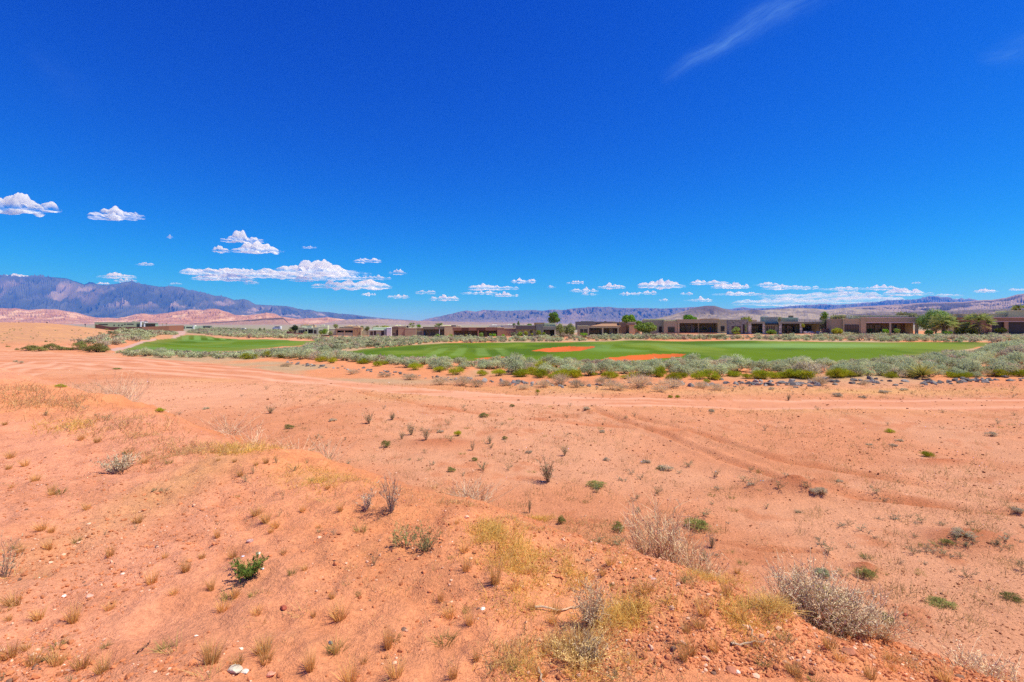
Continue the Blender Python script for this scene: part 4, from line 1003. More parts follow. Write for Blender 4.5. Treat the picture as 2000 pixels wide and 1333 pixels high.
# ------------------------------------------------------------------ houses
TAN = (.30, .235, .165); TAN2 = (.34, .27, .19); BRN = (.20, .125, .085); RBRN = (.24, .125, .085); GREY = (.22, .205, .17); OLIVE = (.215, .20, .155); WHITE = (.60, .58, .53); PALE = (.40, .33, .25)
DARK = (.045, .035, .03)
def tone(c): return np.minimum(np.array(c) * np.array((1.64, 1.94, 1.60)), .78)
class House:
    def __init__(s, name, label, d, pxl, pxr, pyb, cat='house'):
        az = math.atan(((pxl + pxr) / 2 - 1000) / F); th = .7 * az; xc = math.tan(az) * d; k_ = 1 / (math.cos(th) + math.tan(az) * math.sin(th))
        s.d = d; s.X = lambda px: xc + ((px - 1000) / F * d - xc) * k_; s.Z = lambda py: EYE + (HOR - py) / F * d
        s.zb = s.Z(pyb)
        s.o = empty(name, (s.X((pxl + pxr) / 2), d, s.zb)); s.o.rotation_euler[2] = -th; tag(s.o, label, cat); s.k = 0
    def foot(s): return s.zb - 1.2
    def wall(s, a, b, top, yo, dep, c, cap=True, mat=None, name='wall', bot=None):
        c = tone(c)
        s.k += 1; e = .004 * s.k
        m = MB(); y0 = s.d + yo + e
        z0 = s.foot() if bot is None else s.Z(bot)
        m.box(s.X(a) + e, s.X(b) - e, y0, y0 + dep, z0, s.Z(top), c)
        w = m.build(name, mat or M_STUCCO, s.o)
        if cap:
            m = MB(); z = s.Z(top)
            m.box(s.X(a) - .04, s.X(b) + .04, y0 - .05, y0 + dep + .05, z + .002, z + .14, np.array(c) * 1.25)  # paler than the wall: sunlit top edge put into the colour
            k = m.build('coping', M_STUCCO); k.parent = w
            for v in k.data.vertices: v.co -= s.o.location
        return w
    def patio(s, a, b, top, fas, cols, dep, c, inner, yo=0.0, colc=None, colmat=None, capc=None):
        """a flat roof on posts in front of a recessed back wall"""
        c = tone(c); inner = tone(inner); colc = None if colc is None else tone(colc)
        s.k += 1; e = .004 * s.k; y0 = s.d + yo + e
        m = MB(); m.box(s.X(a), s.X(b), y0, y0 + dep - .02, s.Z(fas), s.Z(top), c); m.build('patio_roof', M_STUCCO, s.o)
        m = MB(); m.box(s.X(a) - .05, s.X(b) + .05, y0 - .05, y0 + dep - .05, s.Z(top) + .002, s.Z(top) + .12, np.array(c if capc is None else capc) * 1.2); m.build('coping', M_STUCCO, s.o)  # lightened here too, sun on the roof edge put into the colour
        if capc:
            m = MB(); m.box(s.X(a), s.X(b), y0 - .03, y0 - .003, s.Z(fas) - .02, s.Z(fas) + .13, capc); m.build('fascia_strip', M_TRIM, s.o)
        for ca, cb in cols:
            m = MB(); w_ = s.X(cb) - s.X(ca); m.box(s.X(ca), s.X(cb), y0 + .06, y0 + .06 + w_, s.foot(), s.Z(fas) - .002, c if colc is None else colc); m.build('column', colmat or M_STUCCO, s.o)
        m = MB(); m.box(s.X(a), s.X(b), y0 + dep, y0 + dep + .3, s.foot(), s.Z(top) - .01, inner); m.build('back_wall', M_STUCCO, s.o)  # shade of the recess is also put into the darker inner colour
        m = MB(); m.box(s.X(a), s.X(b), y0 - .5, y0 + dep - .02, s.zb - .5, s.zb + .06, (.45, .33, .26)); m.build('patio_floor', M_STUCCO, s.o)
        return y0 + dep
    def window(s, a, b, t, bt, y, n=2, c=(.05, .045, .04), name='window'):
        x0, x1, z0, z1 = s.X(a), s.X(b), s.Z(bt), s.Z(t); w = .09
        m = MB()
        m.box(x0, x1, y - .07, y - .002, z1 - w, z1, c); m.box(x0, x1, y - .07, y - .002, z0, z0 + w, c)
        for k in range(n + 1):
            xx = x0 + (x1 - x0 - w) * k / n; m.box(xx, xx + w, y - .068, y - .003, z0 + w + .001, z1 - w - .001, c)
        f = m.build(name, M_TRIM, s.o)
        m = MB(); m.box(x0 + .02, x1 - .02, y - .035, y - .004, z0 + .02, z1 - .02, (.1, .1, .1))
        p = m.build('pane', M_GLASS); p.parent = f
        for v in p.data.vertices: v.co -= s.o.location
    def slab(s, name, a, b, top, bot, yo, dep, c, mat=None):
        s.k += 1; e = .004 * s.k
        m = MB(); m.box(s.X(a), s.X(b), s.d + yo + e, s.d + yo + dep + e, s.Z(bot), s.Z(top), c); return m.build(name, mat or M_STUCCO, s.o)
    def roof(s, a, b, y0, y1, py, c=(.36, .30, .22)):
        m = MB(); z = s.Z(py); m.box(s.X(a) + .3, s.X(b) - .3, s.d + y0, s.d + y1, z - .6, z - .35, c); m.build('roof', M_STUCCO, s.o)

# right-hand house with dark screened openings
h = House('house', 'brown house at the right edge with dark screened patio openings', 100, 1865, 2080, 653)
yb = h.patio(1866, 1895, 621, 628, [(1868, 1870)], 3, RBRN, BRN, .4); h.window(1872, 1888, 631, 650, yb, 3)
h.wall(1933, 1937, 621, 0, 6, RBRN, False)
yb = h.patio(1937, 2080, 621, 629, [(1962, 1970)], 2.2, RBRN, BRN, 0, (.30, .17, .115), None, (.62, .5, .42))
h.slab('screen', 1937.3, 1961.7, 629.2, 652, 1.0, .06, DARK, M_PLAST); h.slab('screen', 1970.3, 2079, 629.2, 652, 1.0, .06, DARK, M_PLAST)
h.wall(1895, 1933, 621, .8, 6, RBRN, True); h.window(1900, 1915, 632, 650, h.d + .8, 2)
h.wall(1880, 1990, 613, 7, 8, TAN2); h.wall(1988, 2090, 607, 6, 9, TAN2); h.roof(1890, 2080, 2.4, 7, 621)  # upper parapets in paler tan, their sunlit tone put into the colour
# tan house
h = House('house', 'tan flat roofed house left of the big mesquite tree with a two bay patio', 112, 1622, 1792, 653)
h.wall(1622, 1645, 624.5, .6, 9, (.25, .175, .13)); h.wall(1645, 1680, 624, 0, 9, TAN); h.window(1648.5, 1677, 634.5, 652, h.d, 5)  # left block darker: shade of the side face put into its colour
h.wall(1680, 1690, 621, -.4, 3, TAN, True)
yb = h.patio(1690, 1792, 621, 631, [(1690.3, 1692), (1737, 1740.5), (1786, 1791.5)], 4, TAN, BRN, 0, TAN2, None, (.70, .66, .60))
h.window(1695, 1712, 634, 652, yb, 3); h.window(1716, 1730, 634, 652, yb, 2); h.window(1745, 1760, 634, 652, yb, 2); h.slab('door', 1768, 1776, 633, 652, 3.9, .1, (.16, .09, .05))
h.wall(1670, 1785, 617, 5, 8, TAN2); h.roof(1625, 1680, 1, 9, 624)
for px in (1662.5, 1667, 1672.5):
    m = MB(); m.tube([(h.X(px), h.d + 5, h.Z(620)), (h.X(px), h.d + 5, h.Z(615.5))], .16, 8, WHITE); m.box(h.X(px) - .22, h.X(px) + .22, h.d + 4.78, h.d + 5.22, h.Z(615.5), h.Z(614.6), WHITE); m.build('vent', M_TRIM, h.o)
# stone columned house
SG = (.34, .32, .29)
h = House('house', 'grey house with pale stacked stone columns and a railed roof deck', 128, 1421, 1610, 653)
h.wall(1422, 1461, 625.5, .5, 10, (.19, .175, .16), True, M_STACK); h.slab('garage_door', 1427, 1446, 637.5, 652, .42, .07, (.12, .09, .07), M_TRIM); h.slab('door', 1450, 1453.5, 634, 652, .42, .07, DARK, M_TRIM)
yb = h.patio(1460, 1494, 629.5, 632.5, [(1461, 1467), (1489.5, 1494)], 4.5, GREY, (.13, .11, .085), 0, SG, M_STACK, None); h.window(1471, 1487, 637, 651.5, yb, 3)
h.wall(1494, 1521, 620.5, 1.2, 8, (.26, .245, .22)); h.window(1497, 1516, 636.5, 648, h.d + 1.2, 4, (.5, .46, .4)); h.slab('canopy', 1495, 1519, 632, 635, -.2, 1.35, (.02, .02, .025), M_PLAST)
yb = h.patio(1520, 1610, 629.5, 632.5, [(1521.5, 1527), (1562, 1566.5), (1603, 1609)], 5, GREY, (.13, .11, .085), .05, SG, M_STACK, None)
h.window(1528.5, 1540, 636, 651.5, yb, 2); h.window(1543, 1559, 636, 651.5, yb, 3); h.window(1569, 1592, 636, 649, yb, 4)
h.wall(1540, 1568, 621.5, 6, 6, (.27, .25, .22)); h.slab('chimney', 1551, 1559.5, 618.5, 622, 7, 1.1, GREY); h.slab('chimney_cap', 1550.5, 1560, 616.3, 618.3, 6.95, 1.2, DARK, M_PLAST); h.slab('skylight', 1490, 1505, 617.8, 620, 3, 2, WHITE, M_TRIM)
m = MB()
for px in np.arange(1521, 1602.1, 10): m.box(h.X(px) - .03, h.X(px) + .03, h.d + .3, h.d + .36, h.Z(629.3), h.Z(624.6), (.2, .15, .11))
for py in (624.8, 626.2, 627.6): m.box(h.X(1520.5), h.X(1602), h.d + .31, h.d + .35, h.Z(py) - .025, h.Z(py) + .025, (.2, .15, .11))
m.build('railing', M_TRIM, h.o); h.roof(1425, 1460, 1, 10, 625.5)
# wide tan house
h = House('house', 'wide tan house with a deep shaded patio and a broad plain fascia', 150, 1254, 1422, 651)
h.wall(1254, 1297, 626.5, 2.5, 10, (.27, .225, .17)); h.wall(1256, 1299, 624, 4, 8, (.36, .28, .195), True); h.slab('door', 1287, 1293, 638.5, 650.5, 2.4, .1, DARK, M_TRIM)
h.wall(1296, 1323, 628.5, 0, 9, TAN); h.window(1304, 1318, 639, 650, h.d, 1, (.22, .2, .17))
h.wall(1297, 1324, 626.3, .6, 9, TAN2)
yb = h.patio(1322, 1402, 625, 631.5, [(1323.5, 1327)], 5, TAN, (.16, .115, .08), -.3, TAN2)
h.window(1333, 1341, 636, 649.5, yb, 1, (.1, .09, .08)); h.window(1343, 1352, 636, 649.5, yb, 1, (.1, .09, .08)); h.slab('door', 1353, 1360, 635.5, 650, 4.6, .08, (.42, .37, .3), M_TRIM); h.window(1372, 1385, 639, 648, yb, 1, (.4, .36, .3)); h.slab('door', 1390.5, 1393, 639, 650, 4.6, .08, (.1, .14, .3), M_TRIM)
h.wall(1364, 1367, 631.4, 1.5, 3, (.2, .15, .11), False)
h.wall(1401, 1422, 625.5, .2, 9, TAN); h.window(1407, 1414, 637.5, 647.5, h.d + .2, 2)
h.wall(1377, 1412, 622.5, 7, 5, (.38, .16, .09), False); h.roof(1300, 1400, 5.2, 9, 625)
m = MB(); m.tube([(h.X(1308), h.d + 2, h.Z(626.3)), (h.X(1308), h.d + 2, h.Z(625))], .2, 8, WHITE); m.build('vent', M_TRIM, h.o)
for px in (1361.5, 1362.8, 1370.5, 1374):
    pass
# tiled patio house
h = House('house', 'tan house with a brown tiled patio roof and a square sunlit tower', 170, 1126, 1246, 655)
h.wall(1127, 1149, 637.5, 0, 8, TAN); h.window(1133, 1139, 643.5, 651, h.d, 1); h.window(1140.5, 1147, 643.5, 651, h.d, 1)
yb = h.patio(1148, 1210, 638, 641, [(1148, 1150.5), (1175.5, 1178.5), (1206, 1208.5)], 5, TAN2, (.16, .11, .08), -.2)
h.window(1152, 1172, 642.5, 654, yb, 5); h.slab('door', 1192, 1198.5, 642, 654, 4.7, .08, (.55, .5, .42), M_TRIM); h.window(1200, 1206, 642.5, 654, yb, 1)
m = MB(); zz0 = h.Z(637.7); zz1 = h.Z(632.5)
m.add([(h.X(1150), h.d - .3, zz0), (h.X(1213), h.d - .3, zz0), (h.X(1210), h.d + 9, zz1), (h.X(1178), h.d + 9, zz1), (h.X(1150), h.d - .3, zz0 - .12), (h.X(1213), h.d - .3, zz0 - .12), (h.X(1210), h.d + 9, zz1 - .4), (h.X(1178), h.d + 9, zz1 - .4)],
      [(0, 1, 2, 3), (7, 6, 5, 4), (0, 4, 5, 1), (1, 5, 6, 2), (2, 6, 7, 3), (3, 7, 4, 0)], (.36, .205, .115)); m.build('tiled_roof', M_STUCCO, h.o)
h.wall(1210, 1224, 631, 2, 7, BRN); h.wall(1229, 1241, 630, .5, 7, (.40, .29, .19)); h.wall(1222, 1230, 633, 3, 6, BRN, False); h.slab('beam', 1224, 1241, 632, 635.5, .2, .3, (.4, .29, .19)); h.wall(1241, 1250, 636, 1, 7, BRN, True)  # tower and beam paler: sun on them put into the colour
# house behind hedge
h = House('house', 'grey tan house behind the pale green tree with yellow green hedge shrubs before it', 180, 1006, 1122, 657)
h.wall(1007, 1050, 636.5, 1.5, 9, (.27, .22, .17)); h.slab('overhang', 1007, 1046, 636.6, 644, 0, 1.49, (.24, .195, .15)); h.window(1035, 1040, 646, 652, h.d + 1.5, 1)
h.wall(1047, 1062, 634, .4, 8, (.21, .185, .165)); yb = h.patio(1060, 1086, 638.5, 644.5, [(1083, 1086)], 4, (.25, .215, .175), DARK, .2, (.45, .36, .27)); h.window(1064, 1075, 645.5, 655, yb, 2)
h.wall(1063, 1087, 632, 5, 7, (.46, .36, .235)); h.wall(1043, 1066, 630.5, 7, 5, (.30, .14, .075), False); h.wall(1086, 1122, 637, 2, 7, TAN)
# reddish house
h = House('house', 'reddish brown house with a long shadowed fascia over a dark patio', 190, 883, 1008, 659)
yb = h.patio(884, 972, 640.5, 646, [(884.5, 886.5), (933, 935)], 4.5, RBRN, (.13, .075, .05), 0, (.33, .2, .14))
h.window(895, 905, 653, 658, yb, 1, (.4, .42, .4)); h.window(912, 922, 647.5, 658, yb, 2); h.window(940, 952, 647.5, 658, yb, 2); h.window(960, 969, 650, 656, yb, 3, (.5, .47, .42))
h.slab('painted_shadow', 902, 915, 641, 646, -.12, .1, (.15, .075, .05)); h.slab('painted_shadow', 931, 948, 641, 646, -.12, .1, (.15, .075, .05))  # dark slabs standing in for shadow patches cast on the fascia
h.wall(971, 985, 641, -.5, 8, (.29, .165, .115)); h.wall(985, 1008, 642.5, .4, 8, (.28, .16, .12)); h.slab('vent', 879, 888, 636, 638, 6, 1.5, DARK, M_PLAST); h.wall(950, 979, 639.5, 6, 6, PALE, True)
for px in (990, 995, 1000, 1004): h.slab('wall_slot', px, px + 1.2, 649.5, 650.5, .33, .06, DARK)
# brown house with a blue door
h = House('house', 'dark brown house with a blue door and a pale corner pier', 205, 764, 886, 658)
h.wall(765, 793, 639.5, 1, 9, (.14, .095, .07)); h.window(766.5, 772, 650, 656, h.d + 1, 1, (.4, .38, .3)); h.window(784, 790, 650, 656, h.d + 1, 1, (.4, .38, .3)); h.slab('door', 774, 780, 645, 656.5, .92, .07, DARK, M_TRIM)
h.wall(778, 794, 641, .2, 8, (.27, .165, .125)); h.wall(791, 813, 642, -.6, 8, (.25, .165, .125)); h.wall(812, 827, 642, 1.2, 8, (.19, .125, .09)); h.window(814, 824.5, 648, 656, h.d + 1.2, 4, (.35, .4, .37))
yb = h.patio(826, 869, 639.5, 643.5, [(857.8, 859)], 4, (.16, .125, .10), (.13, .10, .08), 0, WHITE); h.slab('door', 826.8, 829, 648, 657.5, 3.6, .07, (.10, .22, .48), M_TRIM); h.window(831, 840, 647, 657, yb, 3, (.3, .36, .33)); h.window(849, 857, 649, 656, yb, 2, (.3, .36, .33)); h.window(862, 868, 647, 657, yb, 2)
h.slab('pier_face', 849, 855, 639.3, 643.6, -.15, .13, (.33, .2, .15)); h.wall(868, 885, 637.5, -.3, 6, (.36, .25, .17)); h.slab('flue', 793, 796.5, 636.5, 641, 3, .7, DARK, M_PLAST)
# grey green house with white wall
h = House('house', 'low grey house with a white end wall and two dark doorways', 215, 720, 766, 657)
h.wall(721, 757, 645, 1, 8, (.28, .29, .27)); h.wall(727, 766, 640.5, 2.5, 8, (.40, .36, .30)); h.wall(755.5, 764.5, 641, -.4, 7, (.66, .64, .60)); h.wall(750, 756, 644, 0, 6, (.19, .21, .21))
h.slab('door', 744, 750, 647, 656, .93, .07, DARK, M_TRIM); h.slab('door', 730, 734, 647, 656, .93, .07, DARK, M_TRIM); h.window(723, 728, 648, 655, h.d + 1, 1); h.slab('roof_edge', 719, 757, 645, 646.3, .2, .8, (.5, .5, .46))
# reddish low house
h = House('house', 'low reddish house with a timber pergola and a dark porch', 238, 642, 722, 656)
yb = h.patio(656, 690, 642.5, 645.5, [(657, 658.5), (672, 673.5)], 4, (.27, .16, .12), DARK, 0); h.window(664, 680, 646.5, 650.5, yb, 3, (.4, .35, .3)); h.wall(658, 690, 650.5, .5, .4, (.33, .25, .19), True)
h.wall(689, 706, 641, .3, 8, (.28, .155, .10)); h.slab('pergola_beam', 690, 714, 642.5, 643.6, -1.5, .5, (.35, .2, .12), M_TRIM)
for px in (692, 698, 704): h.slab('pergola_post', px, px + 1, 643.7, 656, -1.4, .3, (.33, .2, .13), M_TRIM)
h.wall(704, 708, 645, -.3, 5, (.42, .32, .24), False); h.wall(709, 722, 645, .8, 6, (.24, .2, .17)); h.wall(660, 700, 639.5, 5, 6, (.36, .22, .15)); h.wall(642, 658, 643, .6, 7, (.3, .25, .2))
# grey house
h = House('house', 'long grey house partly hidden by desert shrubs left of the reddish houses', 265, 578, 645, 654)
h.wall(578, 596, 640.5, 1, 8, (.25, .215, .18)); h.window(583, 594, 645, 651, h.d + 1, 3, (.3, .33, .3)); yb = h.patio(594, 612, 641, 643.5, [(600, 601.5)], 4, (.33, .3, .25), DARK, 0); h.window(602, 608, 645, 652, yb, 1)
h.wall(611, 622, 640.5, .4, 8, (.24, .22, .2)); h.slab('door', 613, 618, 645, 652, .33, .06, DARK, M_TRIM); h.wall(621, 640, 639.5, 1, 8, (.38, .33, .26)); h.window(624, 630, 645, 649, h.d + 1, 1); h.wall(586, 606, 637.5, 6, 5, (.45, .38, .30)); h.wall(564, 579, 640, 3, 8, (.23, .16, .12))
# roofs of the row behind
for (a, b_, t, d, c, lab) in ((587, 615, 635.2, 330, (.35, .22, .15), 'far house with a thin brown roofline above the long grey house'), (625, 640, 636.5, 320, (.38, .33, .27), 'far small grey house right of the thin brown roofline'), (672, 700, 637.5, 300, (.40, .26, .18), 'far house with reddish parapet above the low reddish house'),
                              (768, 795, 637, 260, (.42, .36, .28), 'far house with a pale parapet above the dark brown house'), (858, 900, 637.3, 250, (.45, .36, .27), 'far house with a pale roof behind the corner pier'), (955, 985, 636.2, 260, (.50, .46, .38), 'far pale house behind the reddish brown house'), (985, 1030, 635.2, 250, (.52, .46, .36), 'far cream house between the reddish and grey tan houses'),
                              (1124, 1196, 629.2, 215, (.13, .12, .125), 'dark grey house behind the tiled patio roof'), (1190, 1216, 630, 225, (.24, .17, .13), 'small brown house right of the dark grey house'), (1436, 1478, 626, 190, (.3, .26, .2), 'low tan house behind the stacked stone garage')):
    h = House('house', lab, d, a, b_, t + 10)
    h.wall(a, b_, t, 0, 9, c); w_ = (b_ - a)
    h.wall(a + w_ * .15, a + w_ * .5, t - 1.0, 3, 4, np.array(c) * 1.15); h.window(a + w_ * .55, a + w_ * .8, t + 3, t + 7, h.d, 2); h.slab('chimney', a + w_ * .8, a + w_ * .86, t - 1.6, t, 4, .9, np.array(c) * .7)
# modern house on the left with its garden wall
h = House('house', 'long olive grey modern house at left above a red brown garden wall', 300, 186, 305, 645)
h.wall(186, 266, 630.3, 0, 12, OLIVE, True); h.window(193.5, 211, 633.2, 635, h.d, 3); h.window(222, 224.5, 634.6, 636.6, h.d, 1); h.window(231, 233.5, 634.6, 636.8, h.d, 1); h.window(237, 240, 634.6, 636.6, h.d, 1); h.window(242, 246, 632.8, 634.2, h.d, 1); h.window(248, 261, 632.8, 634.4, h.d, 3)
h.window(266.5, 272, 632, 640, h.d + .6, 2, (.15, .28, .24)); h.wall(265, 275, 630.2, .6, 10, OLIVE); h.wall(274.5, 277, 629, -.6, 8, (.55, .53, .5)); h.wall(277, 282, 630, 1, 8, (.16, .12, .1)); h.wall(281.5, 284, 629.3, -.4, 8, (.58, .55, .5), True)
h.wall(283.5, 304, 631, 1.6, 9, (.2, .22, .19), False); h.window(285, 303.5, 632.5, 640, h.d + 1.6, 7, (.10, .17, .14)); h.slab('roof_slab', 280, 305, 630.4, 632, -.5, 10, (.5, .46, .4)); h.slab('clerestory', 255, 276, 628.3, 630.2, 3, 5, (.5, .44, .36)); h.slab('chimney', 255.5, 260, 627.4, 629, 4, 1, DARK, M_PLAST); h.slab('chimney', 280, 285, 627.2, 629.3, 4, 1, DARK, M_PLAST)
def gwall(pts, h_px, d, c, label, thick=.3):
    """a low garden wall following photo columns at given distances; (px, py of its foot, distance)"""
    b = MB(); P = [((px - 1000) / F * dd__, dd__, EYE + (HOR - pb) / F * dd__) for px, pb, dd__ in pts]
    for (p0, p1) in zip(P[:-1], P[1:]):
        H = h_px / F * p0[1]
        v = []
        for (q_, zoff) in ((p0, -1), (p1, -1), (p1, H), (p0, H)): v.append((q_[0], q_[1], q_[2] + zoff))
        v += [(x_, y_ + thick, z_) for x_, y_, z_ in v]
        b.add(v, [(0, 1, 2, 3), (5, 4, 7, 6), (3, 2, 6, 7), (1, 5, 6, 2), (4, 0, 3, 7)], c)
    root = P[len(P) // 2]
    o = b.build('garden_wall', M_STUCCO); tag(o, label, 'wall'); return o
gwall([(186, 641.5, 262), (215, 646.5, 262), (277, 646.5, 262), (330, 644, 270), (358, 643, 280)], 7.5, 262, (.30, .135, .085), 'long red brown garden wall below the modern house at left', .4)
gwall([(560, 650, 252), (575, 653.5, 252), (592, 653.5, 254)], 2.6, 252, (.26, .10, .07), 'short dark red garden wall before the long grey house')
gwall([(622, 657, 225), (650, 657, 225)], 2.6, 225, (.18, .08, .065), 'short maroon garden wall left of the pergola house')
gwall([(955, 660.5, 178), (1000, 660, 176), (1030, 659.5, 172), (1100, 658, 168)], 2.4, 172, (.16, .085, .07), 'low dark brown garden wall in front of the hedge shrubs')
gwall([(1100, 658.5, 158), (1180, 658, 158), (1240, 657.5, 156), (1268, 657.5, 156)], 3.0, 158, (.24, .095, .07), 'low dark red garden wall below the tiled patio house')
gwall([(1270, 653.5, 144), (1330, 652.5, 144), (1400, 652.5, 144)], 2.6, 144, (.22, .11, .085), 'low brown garden wall below the wide tan house')
gwall([(1515, 654.5, 122), (1560, 655, 122), (1610, 655.5, 120), (1648, 655, 116)], 1.8, 122, (.30, .11, .075), 'low red garden wall under the stone columned patio')
gwall([(1608, 650, 119), (1630, 650.5, 118), (1646, 651, 117)], 8, 118, (.24, .13, .095), 'taller brown wall between the stone columned and tan houses')
gwall([(1920, 655.5, 96), (2000, 656, 96), (2080, 657, 96)], 1.8, 96, (.24, .16, .12), 'low brown wall below the dark screens at right')
h = House('house', 'small flat modern house far left of centre beside the path end', 390, 352, 415, 642.5)
h.wall(352, 362, 638, 1, 9, (.16, .11, .09)); h.wall(361, 377, 636.8, 0, 9, (.33, .31, .25)); h.wall(377, 380, 636.5, -.5, 8, (.5, .48, .45)); h.wall(380, 396, 638, .5, 9, (.3, .3, .24)); h.wall(395, 410, 637.2, 1, 9, (.10, .10, .10)); h.window(396, 409, 639, 642, h.d + 1, 4); h.window(364, 375, 639, 641, h.d, 2)
h = House('hut', 'tiny brown hut on top of the sandy hill at far left', 108, 15, 31, 634.6, 'hut')
h.wall(16, 30, 631.5, 0, 1.3, (.17, .10, .075), False); h.slab('roof', 14.5, 31, 630.6, 631.6, -.25, 1.9, (.2, .11, .08)); h.slab('door', 24, 28, 632.2, 634.6, -.08, .09, (.5, .42, .36), M_TRIM)
for i, (px, t, bt, w_) in enumerate(((92, 629.5, 635.5, .6), (166.5, 633, 638, .9), (37, 629, 635, .5))):
    d = 112; b = MB(); x = (px - 1000) / F * d; z1 = EYE + (HOR - t) / F * d; z0 = EYE + (HOR - bt) / F * d
    b.tube([(x, d, z0 - .3), (x, d, z1)], .045 * w_ + .01, 6, (.16, .14, .14)); b.box(x - .1, x + .1, d - .07, d + .07, z1 - .25, z1 + .02, (.14, .13, .15))
    tag(b.build('utility_post', M_TRIM), 'thin dark utility post on the sandy hill, ' + ('near its crest middle', 'at its right end', 'beside the hut')[i], 'post')
# far parked vehicles
def car(px, py, d, L, W_, H, c, label, van=False):
    x = (px - 1000) / F * d; z = EYE + (HOR - py) / F * d
    root = empty('parked_van' if van else 'parked_car', (x, d, z)); tag(root, label, 'van' if van else 'car')
    prof = [(-L / 2, .35), (-L / 2, .85), (-L * .42, 1.0), (-L * .2, 1.05 if not van else H * .95), (-L * .08, H), (L * .3 if not van else L * .46, H), (L * .44 if not van else L / 2, 1.05 if not van else H * .9), (L / 2, .9), (L / 2, .35)]
    n_ = len(prof); v = [(a_, -W_ / 2, b_) for a_, b_ in prof] + [(a_, W_ / 2, b_) for a_, b_ in prof]
    b = MB(); b.add(v, [tuple(range(n_))], c); b.add(v, [tuple(range(n_, 2 * n_))[::-1]], c); b.add(v, [(i, (i + 1) % n_, (i + 1) % n_ + n_, i + n_) for i in range(n_)], c)
    b.build('body', M_PLAST, root, loc=(0, 0, 0))
    b = MB(); b.box(-L * .12, L * .34, -W_ / 2 - .015, W_ / 2 + .015, H * .68, H * .92, (.03, .035, .04)); b.build('side_window', M_GLASS, root, loc=(0, 0, 0))
    for sx in (-L * .31, L * .31):
        for sy in (-1, 1):
            b = MB(); b.tube([(sx, sy * W_ / 2 - .1, .33), (sx, sy * W_ / 2 + .1, .33)], .33, 12, (.03, .03, .03)); b.build('wheel', M_TRIM, root, loc=(0, 0, 0))
car(475, 645.2, 370, 4.3, 1.8, 1.45, (.75, .75, .76), 'white parked car far off in the sagebrush plain')
car(541, 644, 330, 5.4, 2.0, 2.1, (.75, .75, .76), 'white van parked left of the dark juniper', True)

# ------------------------------------------------------------------ trees
def crown_mesh(b, c, rx, rz, n, leaf, ca, cb, lumps=16, lr=.42, seed=0):
    r_ = np.random.default_rng(seed)
    L = r_.normal(size=(lumps, 3)); L /= np.linalg.norm(L, axis=1)[:, None]; L *= r_.uniform(.35, .72, lumps)[:, None]
    R_ = r_.uniform(.6, 1.2, lumps) * lr
    k = r_.integers(0, lumps, n); u = r_.normal(size=(n, 3)); u /= np.linalg.norm(u, axis=1)[:, None]
    p = L[k] + u * (R_[k] * r_.uniform(.5, 1, n) ** .6)[:, None]
    p = p * np.array([rx, rx, rz]) + np.array(c)
    t = (r_.random(n)[:, None] * .6 + r_.random(lumps)[k][:, None] * .4)
    cc = np.array(ca) + (np.array(cb) - np.array(ca)) * t
    tg = np.cross(u, r_.normal(size=(n, 3))); tg /= np.linalg.norm(tg, axis=1)[:, None] + 1e-9; dl = tg + u * .4 + r_.normal(size=(n, 3)) * .25
    b.ribbons(p, dl, leaf * r_.uniform(.7, 1.4, n), leaf * .55, r_.normal(size=(n, 3)) * .15, 1, cc, cc, .45, np.cross(dl, u + L[k] * .5 + r_.normal(size=(n, 3)) * .35))
def tree(name, label, px, pt, pb, wpx, d, ca, cb, n=2600, leaf=None, base=None, cat='tree', lumps=16, conic=False, group=None):
    x = (px - 1000) / F * d; zt = EYE + (HOR - pt) / F * d; zbm = EYE + (HOR - pb) / F * d
    z0 = gz(x, d) if base is None else EYE + (HOR - base) / F * d
    rx = wpx / F * d / 2; rz = (zt - zbm) / 2
    root = empty(name, (x, d, z0)); tag(root, label, cat, group)
    h0 = zt - z0
    b = MB(); b.tube([(0, 0, -.2), (.05, 0, h0 * .25), (-.04, .05, h0 * .5), (0, 0, h0 * .8)], [max(.1, h0 * .035), h0 * .028, h0 * .02, h0 * .006], 7, (.16, .11, .07))
    for k in range(7):
        th = k * 2.4; q0 = np.array([0, 0, h0 * (.25 + .07 * k)]); q1 = np.array([math.cos(th) * rx * .7, math.sin(th) * rx * .7, zbm - z0 + rz * (.6 + .12 * k)])
        b.tube([q0, (q0 + q1) / 2 + np.array([0, 0, .1]), q1], [h0 * .016, h0 * .01, h0 * .004], 5, (.16, .11, .07))
    b.build('trunk', M_BARK, root, loc=(0, 0, 0))
    b = MB(); leaf = leaf or rx * .16
    if conic:
        for k in range(6):
            t = k / 5; crown_mesh(b, (0, 0, zbm - z0 + 2 * rz * (.12 + .76 * t)), rx * (1.05 - .8 * t), rz * .32, n // 6, leaf, ca, cb, 8, .5, int(px) + k)
    else: crown_mesh(b, (0, 0, zbm - z0 + rz), rx * .9, rz * .9, n, leaf, ca, cb, lumps, .42, int(px))
    b.build('crown', M_LEAF, root, loc=(0, 0, 0))
    return root
DG, DG2 = (.09, .21, .025), (.17, .31, .045); BG, BG2 = (.17, .37, .018), (.32, .52, .04); PG, PG2 = (.24, .29, .075), (.38, .42, .15); GG, GG2 = (.22, .24, .12), (.34, .35, .18); YG, YG2 = (.26, .33, .02), (.42, .44, .035)
tree('shade_tree', 'round dark green tree rising behind the grey tan house', 1081.5, 610.5, 632, 32, 222, DG, DG2)
tree('shade_tree', 'bright green tree rising behind the tiled patio house', 1228, 614, 636, 32, 195, BG, BG2, lumps=22)
tree('shade_tree', 'lower green crown beside the bright green tree behind the tower', 1248, 625, 637, 18, 190, DG, BG2, 1200)
tree('shade_tree', 'wide bright green tree top showing over the wide tan house', 1346, 614.5, 634, 30, 178, BG, BG2, lumps=20)
